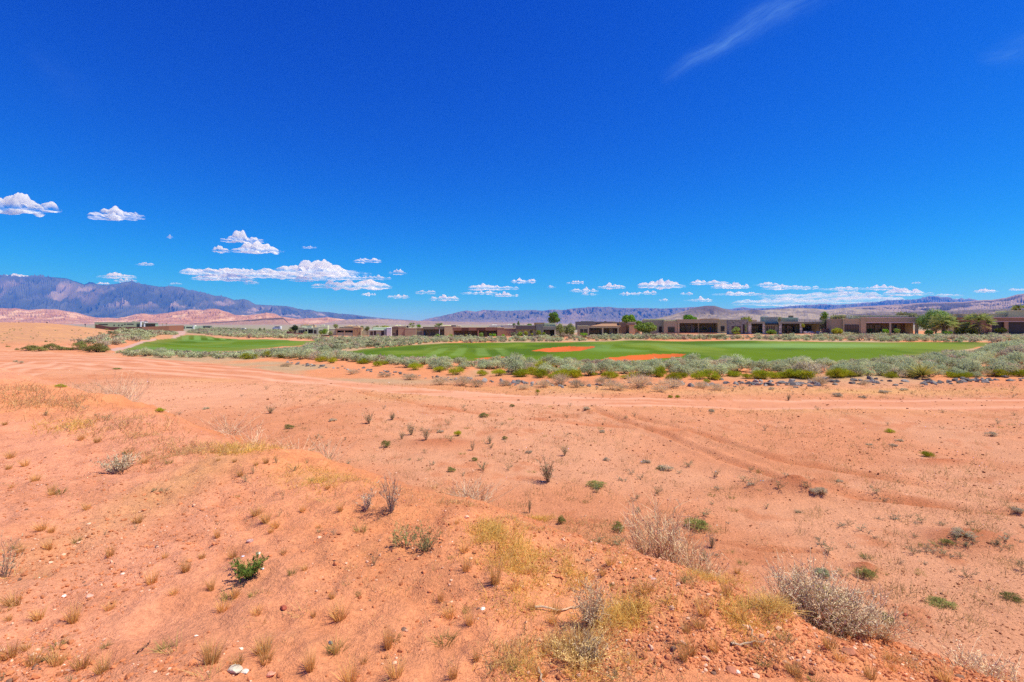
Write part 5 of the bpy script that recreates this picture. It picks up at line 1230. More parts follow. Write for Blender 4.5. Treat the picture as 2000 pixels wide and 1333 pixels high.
tree('shade_tree', 'narrow bright green tree right of the roof deck', 1609, 606, 632, 17, 142, BG, (.11, .22, .02), 1500, lumps=12)
tree('shade_tree', 'grey green tree filling the gap right of the stone columns', 1612, 620, 652, 24, 124, GG, GG2, 2200)
tree('shade_tree', 'hazy grey green tree behind the left of the tan house', 1642, 614, 632, 38, 150, GG, PG2, 2000)
tree('shade_tree', 'hazy grey green tree behind the right of the tan house', 1770, 609, 632, 56, 150, GG, GG2, 2000)
tree('shade_tree', 'low green tree top behind the stacked stone garage', 1456, 618, 634, 28, 185, PG, YG2, 1400)
tree('shade_tree', 'low yellow green tree top behind the roof deck', 1546, 622, 634, 14, 160, PG, YG2, 1000)
tree('shade_tree', 'faint green tree top behind the skylight house block', 1525, 619, 632, 20, 200, PG, PG2, 1000)
tree('mesquite_tree', 'big spreading grey green mesquite tree beside the tan house', 1828, 600, 652, 86, 107, (.19, .30, .05), (.34, .45, .12), 9000, .22, lumps=34)
tree('palo_verde_tree', 'left pale yellow green tree before the grey tan house', 1094, 629, 656, 20, 168, PG, PG2, 1800, base=657)
tree('palo_verde_tree', 'wider pale green tree before the tiled patio house', 1113, 630, 656, 26, 166, (.10, .16, .03), PG2, 2400, base=657)
tree('palo_verde_tree', 'bright green tree before the left end of the wide tan house', 1262, 630, 651, 46, 146, (.17, .29, .03), (.30, .40, .08), 3600, base=653, lumps=24)
tree('juniper', 'dark conical juniper at the left end of the house row', 577, 633.5, 648, 16, 262, (.02, .045, .015), (.045, .08, .025), 1800, base=651)
tree('juniper', 'smaller olive bush left of the dark juniper', 567, 640, 649, 10, 264, PG, PG2, 700, base=651)
tree('shade_tree', 'pale green tree rising above the reddish low house', 656, 632.5, 641, 14, 290, PG, PG2, 700)
tree('shade_tree', 'small pale green tree before the pergola', 717, 637, 648, 14, 232, PG, (.2, .24, .09), 900, base=656)
tree('shade_tree', 'small dull green tree above the pergola', 707, 635, 643, 9, 250, GG, PG2, 600)
tree('shade_tree', 'grey green bushy tree above the low grey house', 734, 634, 645, 14, 235, PG, PG2, 800)
tree('shade_tree', 'yellow green hedge above the white end wall', 752, 637, 643, 26, 240, YG, YG2, 900)
tree('juniper', 'small pointed conifer above the cream house', 1012.5, 627, 640, 10, 245, DG, DG2, 900, conic=True)
tree('shade_tree', 'low dark green tree left of the small pointed conifer', 1004, 631, 638, 8, 246, DG, DG2, 500)
tree('shade_tree', 'low dark hedge right of the small pointed conifer', 1034, 632, 638, 14, 246, DG, BG2, 600)
tree('shade_tree', 'green crown beside the palm above the brown house', 818, 633, 641, 12, 232, BG, BG2, 700)
gs = []
for px, pt, pb, w, d, ca, cb in ((1015, 648, 659, 12, 176, YG, BG2), (1027, 647, 657, 10, 176, YG, YG2), (1039, 650, 657, 6, 177, YG, YG2), (1051, 644.5, 657, 13, 176, YG, YG2), (1062, 648, 657, 8, 175, YG, BG2), (1003, 650, 659, 14, 178, GG, GG2), (983, 653, 659, 8, 182, BG, BG2), (965, 652, 658, 9, 186, BG, BG2), (958, 652, 658, 7, 186, BG, BG2), (940, 650, 660, 11, 185, BG, PG2), (911, 653, 660, 7, 184, PG, PG2),
                                (880, 653, 661, 12, 186, YG, PG2), (855, 653, 660, 10, 190, BG, PG2), (865, 656, 661, 8, 188, DG, BG2), (822, 656.5, 661, 12, 190, GG, (.4, .42, .34)), (1139, 651.5, 656.5, 16, 166, BG, BG2), (1244, 649, 656, 8, 160, DG, BG2), (1437, 639.5, 651, 16, 126, BG, PG2), (1443, 649, 653, 7, 124, YG, YG2), (1435, 649, 653, 7, 124, YG, YG2), (1456, 634, 652, 5, 126, (.12, .16, .04), PG2), (1507, 646, 653, 18, 124, BG, (.3, .26, .05)), (1568, 632, 641, 8, 124, YG, YG2),
                                (1635, 640, 654, 22, 112, YG, YG2), (1730, 643, 652, 12, 108, BG, BG2), (1752, 642.5, 652, 11, 108, BG, PG2), (1878, 638, 655, 22, 96, (.12, .13, .02), (.25, .24, .04)), (1897, 643, 656, 20, 94, (.09, .12, .02), (.19, .21, .04)), (1955, 642, 648, 22, 95, (.09, .12, .015), (.17, .19, .03)), (1815, 645, 655, 16, 98, DG, DG2), (1848, 648, 655, 20, 97, DG, BG2), (645, 645, 657, 10, 228, PG, PG2), (627, 646, 654, 10, 232, YG, PG2), (635, 642, 655, 12, 230, DG, BG2), (737, 651, 658, 7, 208, PG, PG2), (597, 648, 654, 8, 254, PG, PG2),
                                (507, 641, 646, 6, 340, DG, PG2), (516, 640.5, 646, 4, 340, DG, PG2), (428, 641.5, 645, 5, 360, DG, GG2), (452, 641.5, 645, 5, 360, (.06, .06, .05), GG2)):
    x = (px - 1000) / F * d; z = EYE + (HOR - pb) / F * d; r = w / F * d / 2; hh = (pb - pt) / F * d
    b = MB(); nl = 700 if w > 10 else 400
    crown_mesh(b, (0, 0, hh * .52), r * .95, hh * .5, nl, max(r * .28, .12), ca, cb, 12, .45, int(px * 3))
    gs.append(b.build('garden_shrub', M_LEAF, loc=(x, d, z)))
LMH = [('the blue door', 828, 658), ('the pale corner pier', 876, 659), ('the hedge of the grey tan house', 1045, 657), ('the dark reddish patio', 935, 660), ('the tiled patio columns', 1160, 657), ('the stacked stone garage', 1440, 654), ('the black canopy', 1507, 655), ('the brown wall between two houses', 1630, 653), ('the two bay patio', 1740, 654),
       ('the left fan palm', 1842, 655), ('the right fan palm', 1910, 656), ('the dark screens', 1955, 656), ('the pergola', 700, 658), ('the long grey house', 605, 655), ('the white van', 541, 646), ('the white car', 475, 646)]
label_near(gs, 'rounded garden shrub', LMH, 'shrub', 'garden shrubs before the houses')
def palm(px, pt, pb, w, d, base, label, n=32, seed=1, dead=True):
    r_ = np.random.default_rng(seed)
    x = (px - 1000) / F * d; zt = EYE + (HOR - pt) / F * d; z0 = EYE + (HOR - base) / F * d; R0 = w / F * d / 2; hh = zt - z0; zc = hh - R0 * .75
    root = empty('fan_palm', (x, d, z0)); tag(root, label, 'palm')
    b = MB(); b.tube([(0, 0, -.2), (0, 0, zc * .5), (0, 0, zc)], [R0 * .16, R0 * .13, R0 * .12], 9, (.22, .16, .10)); b.build('trunk', M_BARK, root, loc=(0, 0, 0))
    def fans(dirs, c0, c1, ln):
        b = MB()
        for u in dirs:
            u = u / np.linalg.norm(u); p = np.array([0, 0, zc]) + u * R0 * .48 * np.array([1, 1, .9])
            b.ribbons(np.array([[0, 0, zc]]), u[None], R0 * .5, .05, np.array([[0, 0, -.05]]), 1, c0, c0, .6)
            s_ = np.cross(u, [0, 0, 1]); s_ /= np.linalg.norm(s_) + 1e-9; up = np.cross(s_, u)
            a_ = np.linspace(-1.15, 1.15, 13); dr = u * np.cos(a_)[:, None] + s_ * np.sin(a_)[:, None] + r_.normal(size=(13, 3)) * .05
            k_ = r_.uniform(.75, 1.2); b.ribbons(np.repeat(p[None], 13, 0), dr, ln * R0 * (.50 + .16 * np.cos(a_)) * r_.uniform(.85, 1.1), R0 * .075, np.tile(up * .1 - np.array([0, 0, .32]), (13, 1)), 3, np.array(c0) * k_, np.array(c1) * k_, .15, np.repeat(up[None], 13, 0) + dr[:, [1, 0, 2]] * .8)
        return b
    v = r_.normal(size=(n, 3)); v /= np.linalg.norm(v, axis=1)[:, None]; v[:, 2] = r_.uniform(-.45, 1.0, n)
    fans(v, (.16, .25, .04), (.44, .49, .18), 1.0).build('crown', M_LEAF, root, loc=(0, 0, 0))
    if dead:
        v = r_.normal(size=(18, 3)); v[:, 2] = -np.abs(r_.uniform(.5, 1.4, 18)); fans(v, (.30, .22, .07), (.50, .38, .15), .9).build('dead_fronds', M_STRAW, root, loc=(0, 0, 0))
palm(1843, 613, 652, 48, 99, 656, 'left fan palm in front of the big mesquite tree', seed=3)
palm(1911, 611, 652, 52, 95, 656.5, 'right fan palm standing alone before the dark screened house', seed=4)
palm(805, 630.5, 646, 15, 228, 650, 'left small fan palm above the roof of the brown house', 26, 5, False)
palm(858, 630, 646, 20, 222, 652, 'right small fan palm above the roof of the brown house', 30, 6)
palm(1992, 594, 618, 26, 118, 640, 'fan palm top cut by the right picture edge', 34, 7)
for i, (px, d) in enumerate(((317.5, 330), (325, 340))):
    palm(px, 631.6, 638, 3.6, d, 645, ('left', 'right')[i] + ' of two tiny palms right of the modern house', 14, 8 + i, False)
# patio furniture on the stone house terrace and the small round stones
h_ = None
for i, (px, py, d, w_, lab) in enumerate(((1572, 650.5, 126, 7, 'left'), (1582, 651, 126, 9, 'middle'), (1597, 651.5, 126, 8, 'right'))):
    x = (px - 1000) / F * d; z = EYE + (HOR - 653.5) / F * d; L_ = w_ / F * d
    root = empty('patio_sofa', (x, d - .6, z)); tag(root, f'{lab} white patio sofa on the terrace of the stone columned house', 'sofa')
    b = MB(); b.box(-L_ / 2, L_ / 2, -.4, .4, .05, .38, (.62, .60, .56)); b.build('seat', M_TRIM, root, loc=(0, 0, 0))
    b = MB(); b.box(-L_ / 2, L_ / 2, .25, .42, .382, .78, (.66, .64, .6)); b.build('backrest', M_TRIM, root, loc=(0, 0, 0))
    for s_ in (-1, 1):
        b = MB(); b.box(s_ * L_ / 2 - .07, s_ * L_ / 2 + .07, -.4, .24, .383, .55, (.6, .58, .54)); b.build('armrest', M_TRIM, root, loc=(0, 0, 0))
# ------------------------------------------------------------------ mountains and hills
def range_mesh(name, sky, d, foot_d, colf, seed, amp=.22, rows=70, step=1.0, freq=1.0, zfoot=-6.0, expo=1.25, rough=.5):
    px = np.arange(sky[0][0], sky[-1][0] + .1, step)
    py = np.interp(px, [s_[0] for s_ in sky], [s_[1] for s_ in sky])
    u = (px - 1000) / F
    jag = (fbm(px * .09 * freq, px * 0, seed, 4) - .5) * rough * 6
    H = (HOR - py) / F * d + EYE + jag / F * d * .35
    t = np.concatenate([np.linspace(0, 1, rows), np.linspace(1, 1.5, 12)[1:]])
    D = foot_d + (d - foot_d) * t
    U, T = np.meshgrid(u, t); Dm = np.meshgrid(u, D)[1]
    X = U * Dm; Y = Dm
    sc = 1.0 / (d * .045) * freq
    wx = X * sc + (fbm(X * sc * .5, Y * sc * .5, seed + 9, 3) - .5) * 1.6
    ridg = 1 - np.abs(2 * fbm(wx * 1.5, Y * sc * .45, seed + 3, 5) - 1) * 2
    ridg2 = 1 - np.abs(2 * fbm(wx * 5 + 3, Y * sc * 1.6, seed + 5, 4) - 1) * 2
    prof = np.where(T <= 1, T ** expo, np.maximum(0, 1 - (T - 1) * 1.6))
    mod = np.where(T <= 1, np.sin(np.pi * np.clip(T, 0, 1)) ** .8, .3)
    rel = prof * (1 + amp * mod * (ridg - .45)) + amp * .22 * mod * (ridg2 - .5)
    Z = zfoot + (H[None] - zfoot) * rel
    lim = EYE + (H[None] - EYE) * (Dm / d) * .985     # keep the spurs under the skyline
    Z = np.where(T < .985, np.minimum(Z, np.maximum(lim, zfoot)), Z)
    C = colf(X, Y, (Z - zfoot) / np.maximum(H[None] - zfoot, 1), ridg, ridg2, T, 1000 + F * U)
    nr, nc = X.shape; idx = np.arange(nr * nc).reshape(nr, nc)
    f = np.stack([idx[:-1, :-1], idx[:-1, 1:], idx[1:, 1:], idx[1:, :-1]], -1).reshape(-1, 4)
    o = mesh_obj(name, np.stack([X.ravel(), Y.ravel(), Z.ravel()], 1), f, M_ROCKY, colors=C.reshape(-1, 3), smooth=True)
    return tag(o, kind='structure')
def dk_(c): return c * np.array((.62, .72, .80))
def m3(a, b, t): return np.asarray(a) + (np.asarray(b) - np.asarray(a)) * np.clip(t, 0, 1)[..., None]
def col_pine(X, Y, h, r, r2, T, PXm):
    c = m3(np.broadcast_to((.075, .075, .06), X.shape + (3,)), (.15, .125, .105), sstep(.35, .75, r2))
    c = m3(c, (.18, .155, .14), sstep(.55, .95, r) * .7); c = m3(c, (.045, .052, .045), sstep(.35, .05, r) * .8)  # ridges lightened, gullies darkened: relief shading put into colour along with gully forest
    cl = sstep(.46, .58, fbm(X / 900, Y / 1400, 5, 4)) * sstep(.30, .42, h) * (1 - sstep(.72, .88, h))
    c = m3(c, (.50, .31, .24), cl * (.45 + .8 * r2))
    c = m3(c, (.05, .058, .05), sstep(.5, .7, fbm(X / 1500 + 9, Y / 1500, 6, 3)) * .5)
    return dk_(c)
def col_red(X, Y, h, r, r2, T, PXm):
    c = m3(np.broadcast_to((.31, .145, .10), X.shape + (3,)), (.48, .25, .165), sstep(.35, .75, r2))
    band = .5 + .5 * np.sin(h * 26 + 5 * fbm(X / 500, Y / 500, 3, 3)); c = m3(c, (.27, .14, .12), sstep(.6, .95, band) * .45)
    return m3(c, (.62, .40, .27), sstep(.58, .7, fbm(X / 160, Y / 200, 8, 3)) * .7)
def col_mesa(X, Y, h, r, r2, T, PXm):
    c = m3(np.broadcast_to((.27, .155, .13), X.shape + (3,)), (.36, .21, .16), sstep(.4, .7, r2))
    c = m3(c, (.085, .065, .065), sstep(.68, .82, h + .2 * (r - .5)) * (1 - sstep(.95, 1.0, h) * .3))
    return m3(c, (.42, .27, .19), sstep(.1, .0, h))
def col_mauve(X, Y, h, r, r2, T, PXm):
    c = m3(np.broadcast_to((.21, .145, .13), X.shape + (3,)), (.33, .225, .18), sstep(.35, .75, r2))
    return m3(c, (.36, .25, .19), sstep(.55, .7, fbm(X / 300, Y / 500, 4, 3)) * .6)
def col_far(X, Y, h, r, r2, T, PXm):
    c = m3(np.broadcast_to((.15, .115, .11), X.shape + (3,)), (.25, .175, .15), sstep(.35, .75, r2))
    c = m3(c, (.40, .24, .19), sstep(.56, .66, fbm(X / 1200, Y / 2500, 14, 4)) * .75)
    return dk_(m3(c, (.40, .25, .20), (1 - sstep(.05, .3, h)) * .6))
def col_cone(X, Y, h, r, r2, T, PXm):
    c = m3(np.broadcast_to((.24, .18, .125), X.shape + (3,)), (.35, .27, .185), sstep(.3, .7, fbm(X / 150, Y / 300, 24, 4)))
    dk = np.exp(-((PXm - 1388) / 46) ** 2) * sstep(.35, .7, h) + np.exp(-((PXm - 1474) / 13) ** 2) * sstep(.55, .75, h)
    c = m3(c, (.10, .07, .065), dk * .95)
    return m3(c, (.13, .10, .09), sstep(.58, .68, fbm(X / 220, Y / 160, 25, 4)) * .6)
def col_right(X, Y, h, r, r2, T, PXm):
    c = m3(np.broadcast_to((.24, .165, .13), X.shape + (3,)), (.33, .23, .175), sstep(.3, .7, r2))
    b_ = fbm(X / 700, Y / 220, 34, 4)
    c = m3(c, (.055, .045, .05), sstep(.50, .58, b_) * .9)
    return m3(c, (.30, .20, .155), sstep(.85, .97, h))
def col_basalt(X, Y, h, r, r2, T, PXm):
    c = m3(np.broadcast_to((.075, .065, .07), X.shape + (3,)), (.16, .12, .11), sstep(.4, .7, r2))
    return m3(c, (.33, .25, .18), sstep(.5, .62, fbm(X / 120, Y / 60, 44, 3)) * .6)
SK1 = [(-260, 560), (-120, 545), (0, 538), (40, 541), (80, 540), (130, 544), (150, 551), (165, 556), (175, 553), (200, 557), (225, 555), (245, 552), (258, 549.5), (270, 554), (285, 556), (310, 560), (350, 561), (372, 568), (400, 573), (420, 578), (440, 580), (460, 587), (478, 585), (490, 590), (500, 595), (530, 597), (560, 598), (575, 602), (590, 606), (605, 605), (620, 609), (640, 610), (660, 613), (690, 615), (720, 619), (750, 622), (790, 625), (850, 630)]
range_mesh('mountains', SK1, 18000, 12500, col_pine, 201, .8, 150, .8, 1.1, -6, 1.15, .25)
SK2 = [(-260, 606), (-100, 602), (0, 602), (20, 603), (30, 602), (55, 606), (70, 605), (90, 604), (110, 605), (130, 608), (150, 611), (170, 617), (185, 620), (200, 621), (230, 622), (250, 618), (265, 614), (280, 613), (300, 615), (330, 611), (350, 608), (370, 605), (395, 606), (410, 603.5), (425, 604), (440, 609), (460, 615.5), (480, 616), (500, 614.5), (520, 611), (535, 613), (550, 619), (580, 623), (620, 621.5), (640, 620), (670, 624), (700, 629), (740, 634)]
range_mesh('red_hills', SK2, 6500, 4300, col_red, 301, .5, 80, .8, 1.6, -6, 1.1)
SK3 = [(330, 638), (360, 635.5), (380, 632), (420, 630), (450, 628), (480, 625.5), (520, 622.5), (545, 621), (553, 621), (558, 625), (564, 632), (575, 636), (640, 638)]
range_mesh('mesa', SK3, 3600, 2700, col_mesa, 401, .4, 60, .6, 2.0, -6, .9)
SK4 = [(560, 639), (620, 634), (650, 628), (680, 624.5), (720, 623), (760, 624), (800, 626), (850, 628), (900, 629), (960, 630), (1040, 631), (1140, 634), (1200, 638)]
range_mesh('low_hills', SK4, 5000, 3600, col_mauve, 451, .4, 60, .8, 2.0, -6, 1.1)
SK5 = [(800, 630), (820, 627), (840, 622), (860, 618), (880, 614), (900, 609), (910, 607), (930, 609), (945, 606), (970, 607), (990, 608), (1010, 607), (1040, 606), (1060, 607), (1080, 605), (1100, 606), (1115, 604), (1130, 602), (1145, 601), (1160, 600), (1190, 600), (1210, 602), (1250, 602), (1300, 603), (1340, 601), (1360, 600), (1380, 602), (1430, 606), (1500, 612)]
range_mesh('mountains', SK5, 17000, 11500, col_far, 501, .7, 120, .8, 1.8, -6, 1.0)
SK6 = [(1230, 632), (1265, 626.5), (1280, 623), (1310, 616), (1340, 606.5), (1350, 603), (1365, 599.5), (1380, 597.5), (1395, 597.5), (1410, 602), (1430, 607), (1460, 606), (1474, 605), (1490, 606), (1520, 604), (1560, 602), (1590, 603), (1620, 606), (1650, 601.5), (1680, 604), (1720, 607), (1800, 612)]
range_mesh('hills', SK6, 5600, 3800, col_cone, 601, .25, 70, .8, 1.4, -6, 1.0, .25)
SK7 = [(1560, 612), (1600, 607), (1640, 602.5), (1700, 598), (1760, 595), (1800, 592), (1840, 591), (1880, 590), (1910, 587), (1940, 586), (1965, 582), (1985, 576), (2000, 574), (2020, 572), (2100, 571), (2240, 575)]
range_mesh('hills', SK7, 8200, 5200, col_right, 701, .3, 80, .8, 1.2, -6, 1.0, .3)
SK8 = [(1380, 610), (1410, 603.5), (1430, 604), (1450, 600.5), (1470, 603), (1510, 602), (1560, 597), (1590, 596), (1605, 594), (1630, 596), (1660, 594), (1690, 592), (1710, 591), (1725, 588), (1735, 586.5), (1760, 586), (1775, 586), (1790, 585), (1805, 582), (1815, 579), (1830, 579), (1838, 581), (1855, 580.5), (1862, 584), (1872, 585), (1878, 582), (1885, 585), (1893, 584), (1905, 586), (1925, 595)]
range_mesh('mountains', SK8, 20000, 15000, col_far, 801, .7, 100, .6, 2.2, -6, .9)
SK9 = [(1600, 622), (1640, 616), (1700, 611.5), (1760, 610), (1820, 607.5), (1880, 606), (1940, 604), (2000, 602.5), (2100, 600), (2240, 600)]
range_mesh('low_hills', SK9, 3000, 2200, col_basalt, 901, .3, 50, .8, 2.2, -4, 1.1, .3)
# small red dirt hump behind the right-hand house
SKA = [(1930, 620), (1955, 612), (1972, 607), (1985, 605.5), (2000, 607), (2060, 606), (2120, 612)]
range_mesh('dirt_hill', SKA, 420, 330, lambda X, Y, h, r, r2, T, P: m3(np.broadcast_to((.42, .25, .17), X.shape + (3,)), (.55, .24, .13), sstep(.5, .8, h)), 951, .2, 30, 1.0, 3.0, -2, 1.0, .2)

# ------------------------------------------------------------------ clouds
def mat_cloud():
    m, nt, out = mat_new('cloud_vapour')
    at = N(nt, 'ShaderNodeAttribute', attribute_name='Col'); sp_ = N(nt, 'ShaderNodeSeparateColor'); nt.links.new(at.outputs['Color'], sp_.inputs[0])
    df = N(nt, 'ShaderNodeBsdfDiffuse'); df.inputs[0].default_value = (.95, .95, .95, 1); tr = N(nt, 'ShaderNodeBsdfTranslucent'); tr.inputs[0].default_value = (.97, .97, .97, 1)
    mx = N(nt, 'ShaderNodeMixShader'); mx.inputs[0].default_value = .70; nt.links.new(df.outputs[0], mx.inputs[1]); nt.links.new(tr.outputs[0], mx.inputs[2])
    tp = N(nt, 'ShaderNodeBsdfTransparent'); m2 = N(nt, 'ShaderNodeMixShader')
    tc = N(nt, 'ShaderNodeTexCoord'); nz = noise(nt, .0045, 6, .65, tc.outputs['Object'])
    ad = N(nt, 'ShaderNodeMath', operation='ADD'); nt.links.new(ramp(nt, sp_.outputs[0], 0, .60, -.15, 1.0), ad.inputs[0]); nt.links.new(ramp(nt, nz.outputs[0], .3, .7, -.35, .30), ad.inputs[1])
    cl_ = N(nt, 'ShaderNodeClamp'); nt.links.new(ad.outputs[0], cl_.inputs[0])
    ml = N(nt, 'ShaderNodeMath', operation='MULTIPLY'); nt.links.new(cl_.outputs[0], ml.inputs[0]); nt.links.new(sp_.outputs[1], ml.inputs[1])
    nt.links.new(ml.outputs[0], m2.inputs[0]); nt.links.new(tp.outputs[0], m2.inputs[1]); nt.links.new(mx.outputs[0], m2.inputs[2]); nt.links.new(m2.outputs[0], out.inputs[0]); return m
M_CLOUD = mat_cloud()
CM = {}
SUN_AZ, SUN_EL = R(94), R(61)     # azimuth clockwise from straight ahead
def cloud(i, px, py, w, hh, label, dn=1.0, group=None, d=None):
    """a flat-based puff: domes raised from one base plane, closed underneath"""
    r_ = np.random.default_rng(5000 + i)
    pb = py + hh * .42
    if d is None:
        d = min(27000, 3700 / max(.001, (HOR - pb) / F))
        if pb > 515: d = 26500 + (i % 5) * 900
    x0 = (px - 1000) / F * d; z0 = EYE + (HOR - pb) / F * d
    W = w / F * d / 2; H = hh / F * d * .68; Dp = W * .55
    n = int(np.clip(w / max(3, hh * .16), 14, 60))
    nx, ny = 130, 30
    gx_ = np.linspace(-1.08, 1.08, nx); gy_ = np.linspace(-1.15, 1.15, ny); A_, B_ = np.meshgrid(gx_, gy_)
    top = np.zeros_like(A_)
    for k in range(n):
        a_ = -.86 + 1.72 * (k + r_.random()) / n; b_ = r_.uniform(-.5, .5) * (1 - a_ * a_ * .8); ra = r_.uniform(.10, .28); rb = r_.uniform(.25, .55)
        hk = (1 - .75 * abs(a_) ** 1.6) * r_.uniform(.35, 1.0) * (.55 + .9 * float(vnoise(np.array(a_ * 2.2 + i * 3.1), np.array(i * 1.7), 900)))
        q_ = 1 - ((A_ - a_) / ra) ** 2 - ((B_ - b_) / rb) ** 2
        top = np.maximum(top, np.sqrt(np.maximum(q_, 0)) * hk)
    top *= np.maximum(0, 1.9 * fbm(A_ * (w / hh) * .8, B_ * 2 + i, 600 + i, 3, .4) - .12); top[top < .07] = 0
    bot = -.42 * np.sqrt(top) * (.15 + 1.5 * np.maximum(0, fbm(A_ * (w / hh) * .7, B_ * 2 + i, 700 + i, 3, .4) - .25)); 
    Xc = A_ * W + (fbm(A_ * 6, B_ * 6, 800 + i, 3) - .5) * W * .12; Yc = B_ * Dp
    idx = np.arange(nx * ny).reshape(ny, nx); q4 = np.stack([idx[:-1, :-1], idx[:-1, 1:], idx[1:, 1:], idx[1:, :-1]], -1).reshape(-1, 4)
    act = (top.ravel()[q4] > 0).any(1); q4 = q4[act]
    V_ = np.concatenate([np.stack([Xc.ravel(), Yc.ravel(), top.ravel() * H], 1), np.stack([Xc.ravel(), Yc.ravel(), bot.ravel() * H], 1)])
    off = nx * ny; edge = top.ravel() <= 0        # share the rim so the skin is closed
    lower = q4 + off; lower = np.where(edge[q4], q4, lower)[:, ::-1]
    f = np.concatenate([q4, lower]); us, inv = np.unique(f, return_inverse=True)
    tk = np.concatenate([top.ravel(), top.ravel()]); ct = np.stack([tk, np.full(len(tk), min(1.0, .12 + .88 * dn)), tk * 0], 1)
    o = mesh_obj('cloud', V_[us], inv.reshape(-1, 4), M_CLOUD, colors=ct[us], smooth=True, loc=(x0, d, z0))
    return tag(o, label, 'cloud', group)
CL = [(45, 393, 125, 42, 'big white cloud cut by the left picture edge', 1), (225, 412, 112, 30, 'white cloud right of the one at the left picture edge', 1), (473, 462, 86, 22, 'upper cloud of the three stacked left of centre', 1), (507, 483, 106, 20, 'lower right cloud of the three stacked left of centre', 1),
      (431, 485, 38, 14, 'small lower left cloud of the three stacked left of centre', 1), (605, 482, 30, 6, 'faint sliver right of the three stacked clouds', .4), (715, 505, 60, 15, 'single white cloud above the long cloud bank', 1), (332, 462, 16, 6, 'lone small wisp in the blue left of the three stacked clouds', .4), (285, 515, 40, 6, 'thin faint pair of wisps above the big mountain', .4),
      (232, 536, 72, 14, 'upper cloud sitting on the mountain peak', 1), (196, 552, 46, 11, 'lower cloud tucked behind the mountain saddle', 1), (245, 546, 44, 9, 'cloud touching the peak from behind', .9), (342, 553, 26, 5, 'small sliver right of the mountain peak', .6), (45, 540, 90, 6, 'thin cloud peeping over the mountain at left', .8),
      (425, 527, 150, 16, 'upper left part of the long cloud bank', .8), (440, 540, 130, 14, 'lower left part of the long cloud bank', .9), (610, 524, 220, 24, 'broadest part of the long cloud bank', .9), (600, 544, 80, 10, 'small lower part under the broad cloud bank', .7), (690, 553, 150, 20, 'lower right part of the long cloud bank', .9), (492, 550, 34, 9, 'small cloud under the left of the long bank', .7), (780, 529, 40, 14, 'ragged right end of the long cloud bank', .5), (735, 540, 60, 12, 'middle right wisp of the long cloud bank', .5),
      (720, 574, 30, 6, 'small flat cloud below the long bank', .9), (778, 577, 48, 10, 'flat cloud right below the long bank', .9), (832, 568, 46, 12, 'thin ragged cloud left of the centre cluster', .6), (868, 580, 62, 13, 'low tilted cloud left of the centre cluster', .9), (1022, 547, 52, 11, 'top cloud of the centre cluster', 1), (960, 558, 100, 16, 'broad middle of the centre cluster', .9), (935, 570, 70, 9, 'flat left base of the centre cluster', .9), (985, 575, 54, 8, 'flat right base of the centre cluster', .9),
      (1078, 559, 18, 7, 'small puff right of the centre cluster', .9), (1124, 550, 34, 8, 'small upper cloud right of centre', .9), (1140, 565, 62, 10, 'flat cloud under the small upper cloud right of centre', .9), (1152, 573, 36, 7, 'thin base cloud right of centre', .8), (1195, 558, 54, 10, 'white cloud right of the small upper cloud', 1), (1228, 572, 44, 8, 'low left cloud of the low pair', .9), (1265, 570, 44, 9, 'low right cloud of the low pair', .9), (1292, 553, 98, 17, 'large white cloud left of the hill cone', 1),
      (1295, 585, 24, 6, 'small puff above the far range', .8), (1341, 572, 26, 7, 'small puff left above the hill cone', .9), (1386, 549, 78, 13, 'white cloud above the hill cone', 1), (1430, 558, 82, 10, 'white cloud right above the hill cone', 1), (1500, 553, 60, 12, 'puffy left shoulder of the right cloud bank', .7), (1545, 559, 100, 12, 'left crown of the right cloud bank', .7), (1640, 562, 80, 9, 'middle crown of the right cloud bank', .7), (1710, 560, 70, 12, 'right crown of the right cloud bank', .7), (1770, 569, 90, 14, 'bright right end of the right cloud bank', .8), (1450, 572, 120, 9, 'lower left strip of the right cloud bank', .7), (1365, 584, 60, 9, 'low puffs right of the small puff above the far range', .8),
      (1600, 575, 240, 14, 'thin middle layer of the right cloud bank', .28), (1540, 588, 220, 16, 'thin lower left layer of the right cloud bank', .22), (1680, 583, 220, 16, 'thin lower right layer of the right cloud bank', .25), (1790, 551, 18, 6, 'small puff above the right cloud bank', .8), (1925, 567, 50, 7, 'flat white cloud near the right picture edge', 1), (1990, 564, 44, 7, 'flat white cloud cut by the right picture edge', .9), (1852, 575, 60, 7, 'faint strip left of the flat cloud near the right edge', .35), (1868, 585, 60, 6, 'faint strip over the jagged far mountains', .5)]
CL += [(535, 535, 130, 14, 'ragged strip joining the left and broad parts of the long cloud bank', .6), (650, 539, 130, 14, 'ragged strip under the broadest part of the long cloud bank', .6), (480, 529, 90, 10, 'thin strip left of the broadest part of the long cloud bank', .5)]
for i, (px, py, w, hh, lab, dn) in enumerate(CL): cloud(i, px, py, w, hh, lab, dn)

# ------------------------------------------------------------------ air
m, nt, out = mat_new('air')
v = N(nt, 'ShaderNodeVolumePrincipled'); v.inputs['Color'].default_value = (.05, .27, 1.0, 1); v.inputs['Density'].default_value = 4.0e-5; v.inputs['Anisotropy'].default_value = .1; v.inputs['Absorption Color'].default_value = (.6, .6, .6, 1)
nt.links.new(v.outputs[0], out.inputs['Volume'])
b = MB(); b.box(-24500, 24500, -2500, 24500, -12, 1950)
tag(b.build('haze', m), 'thin blue desert air', 'haze', kind='stuff')

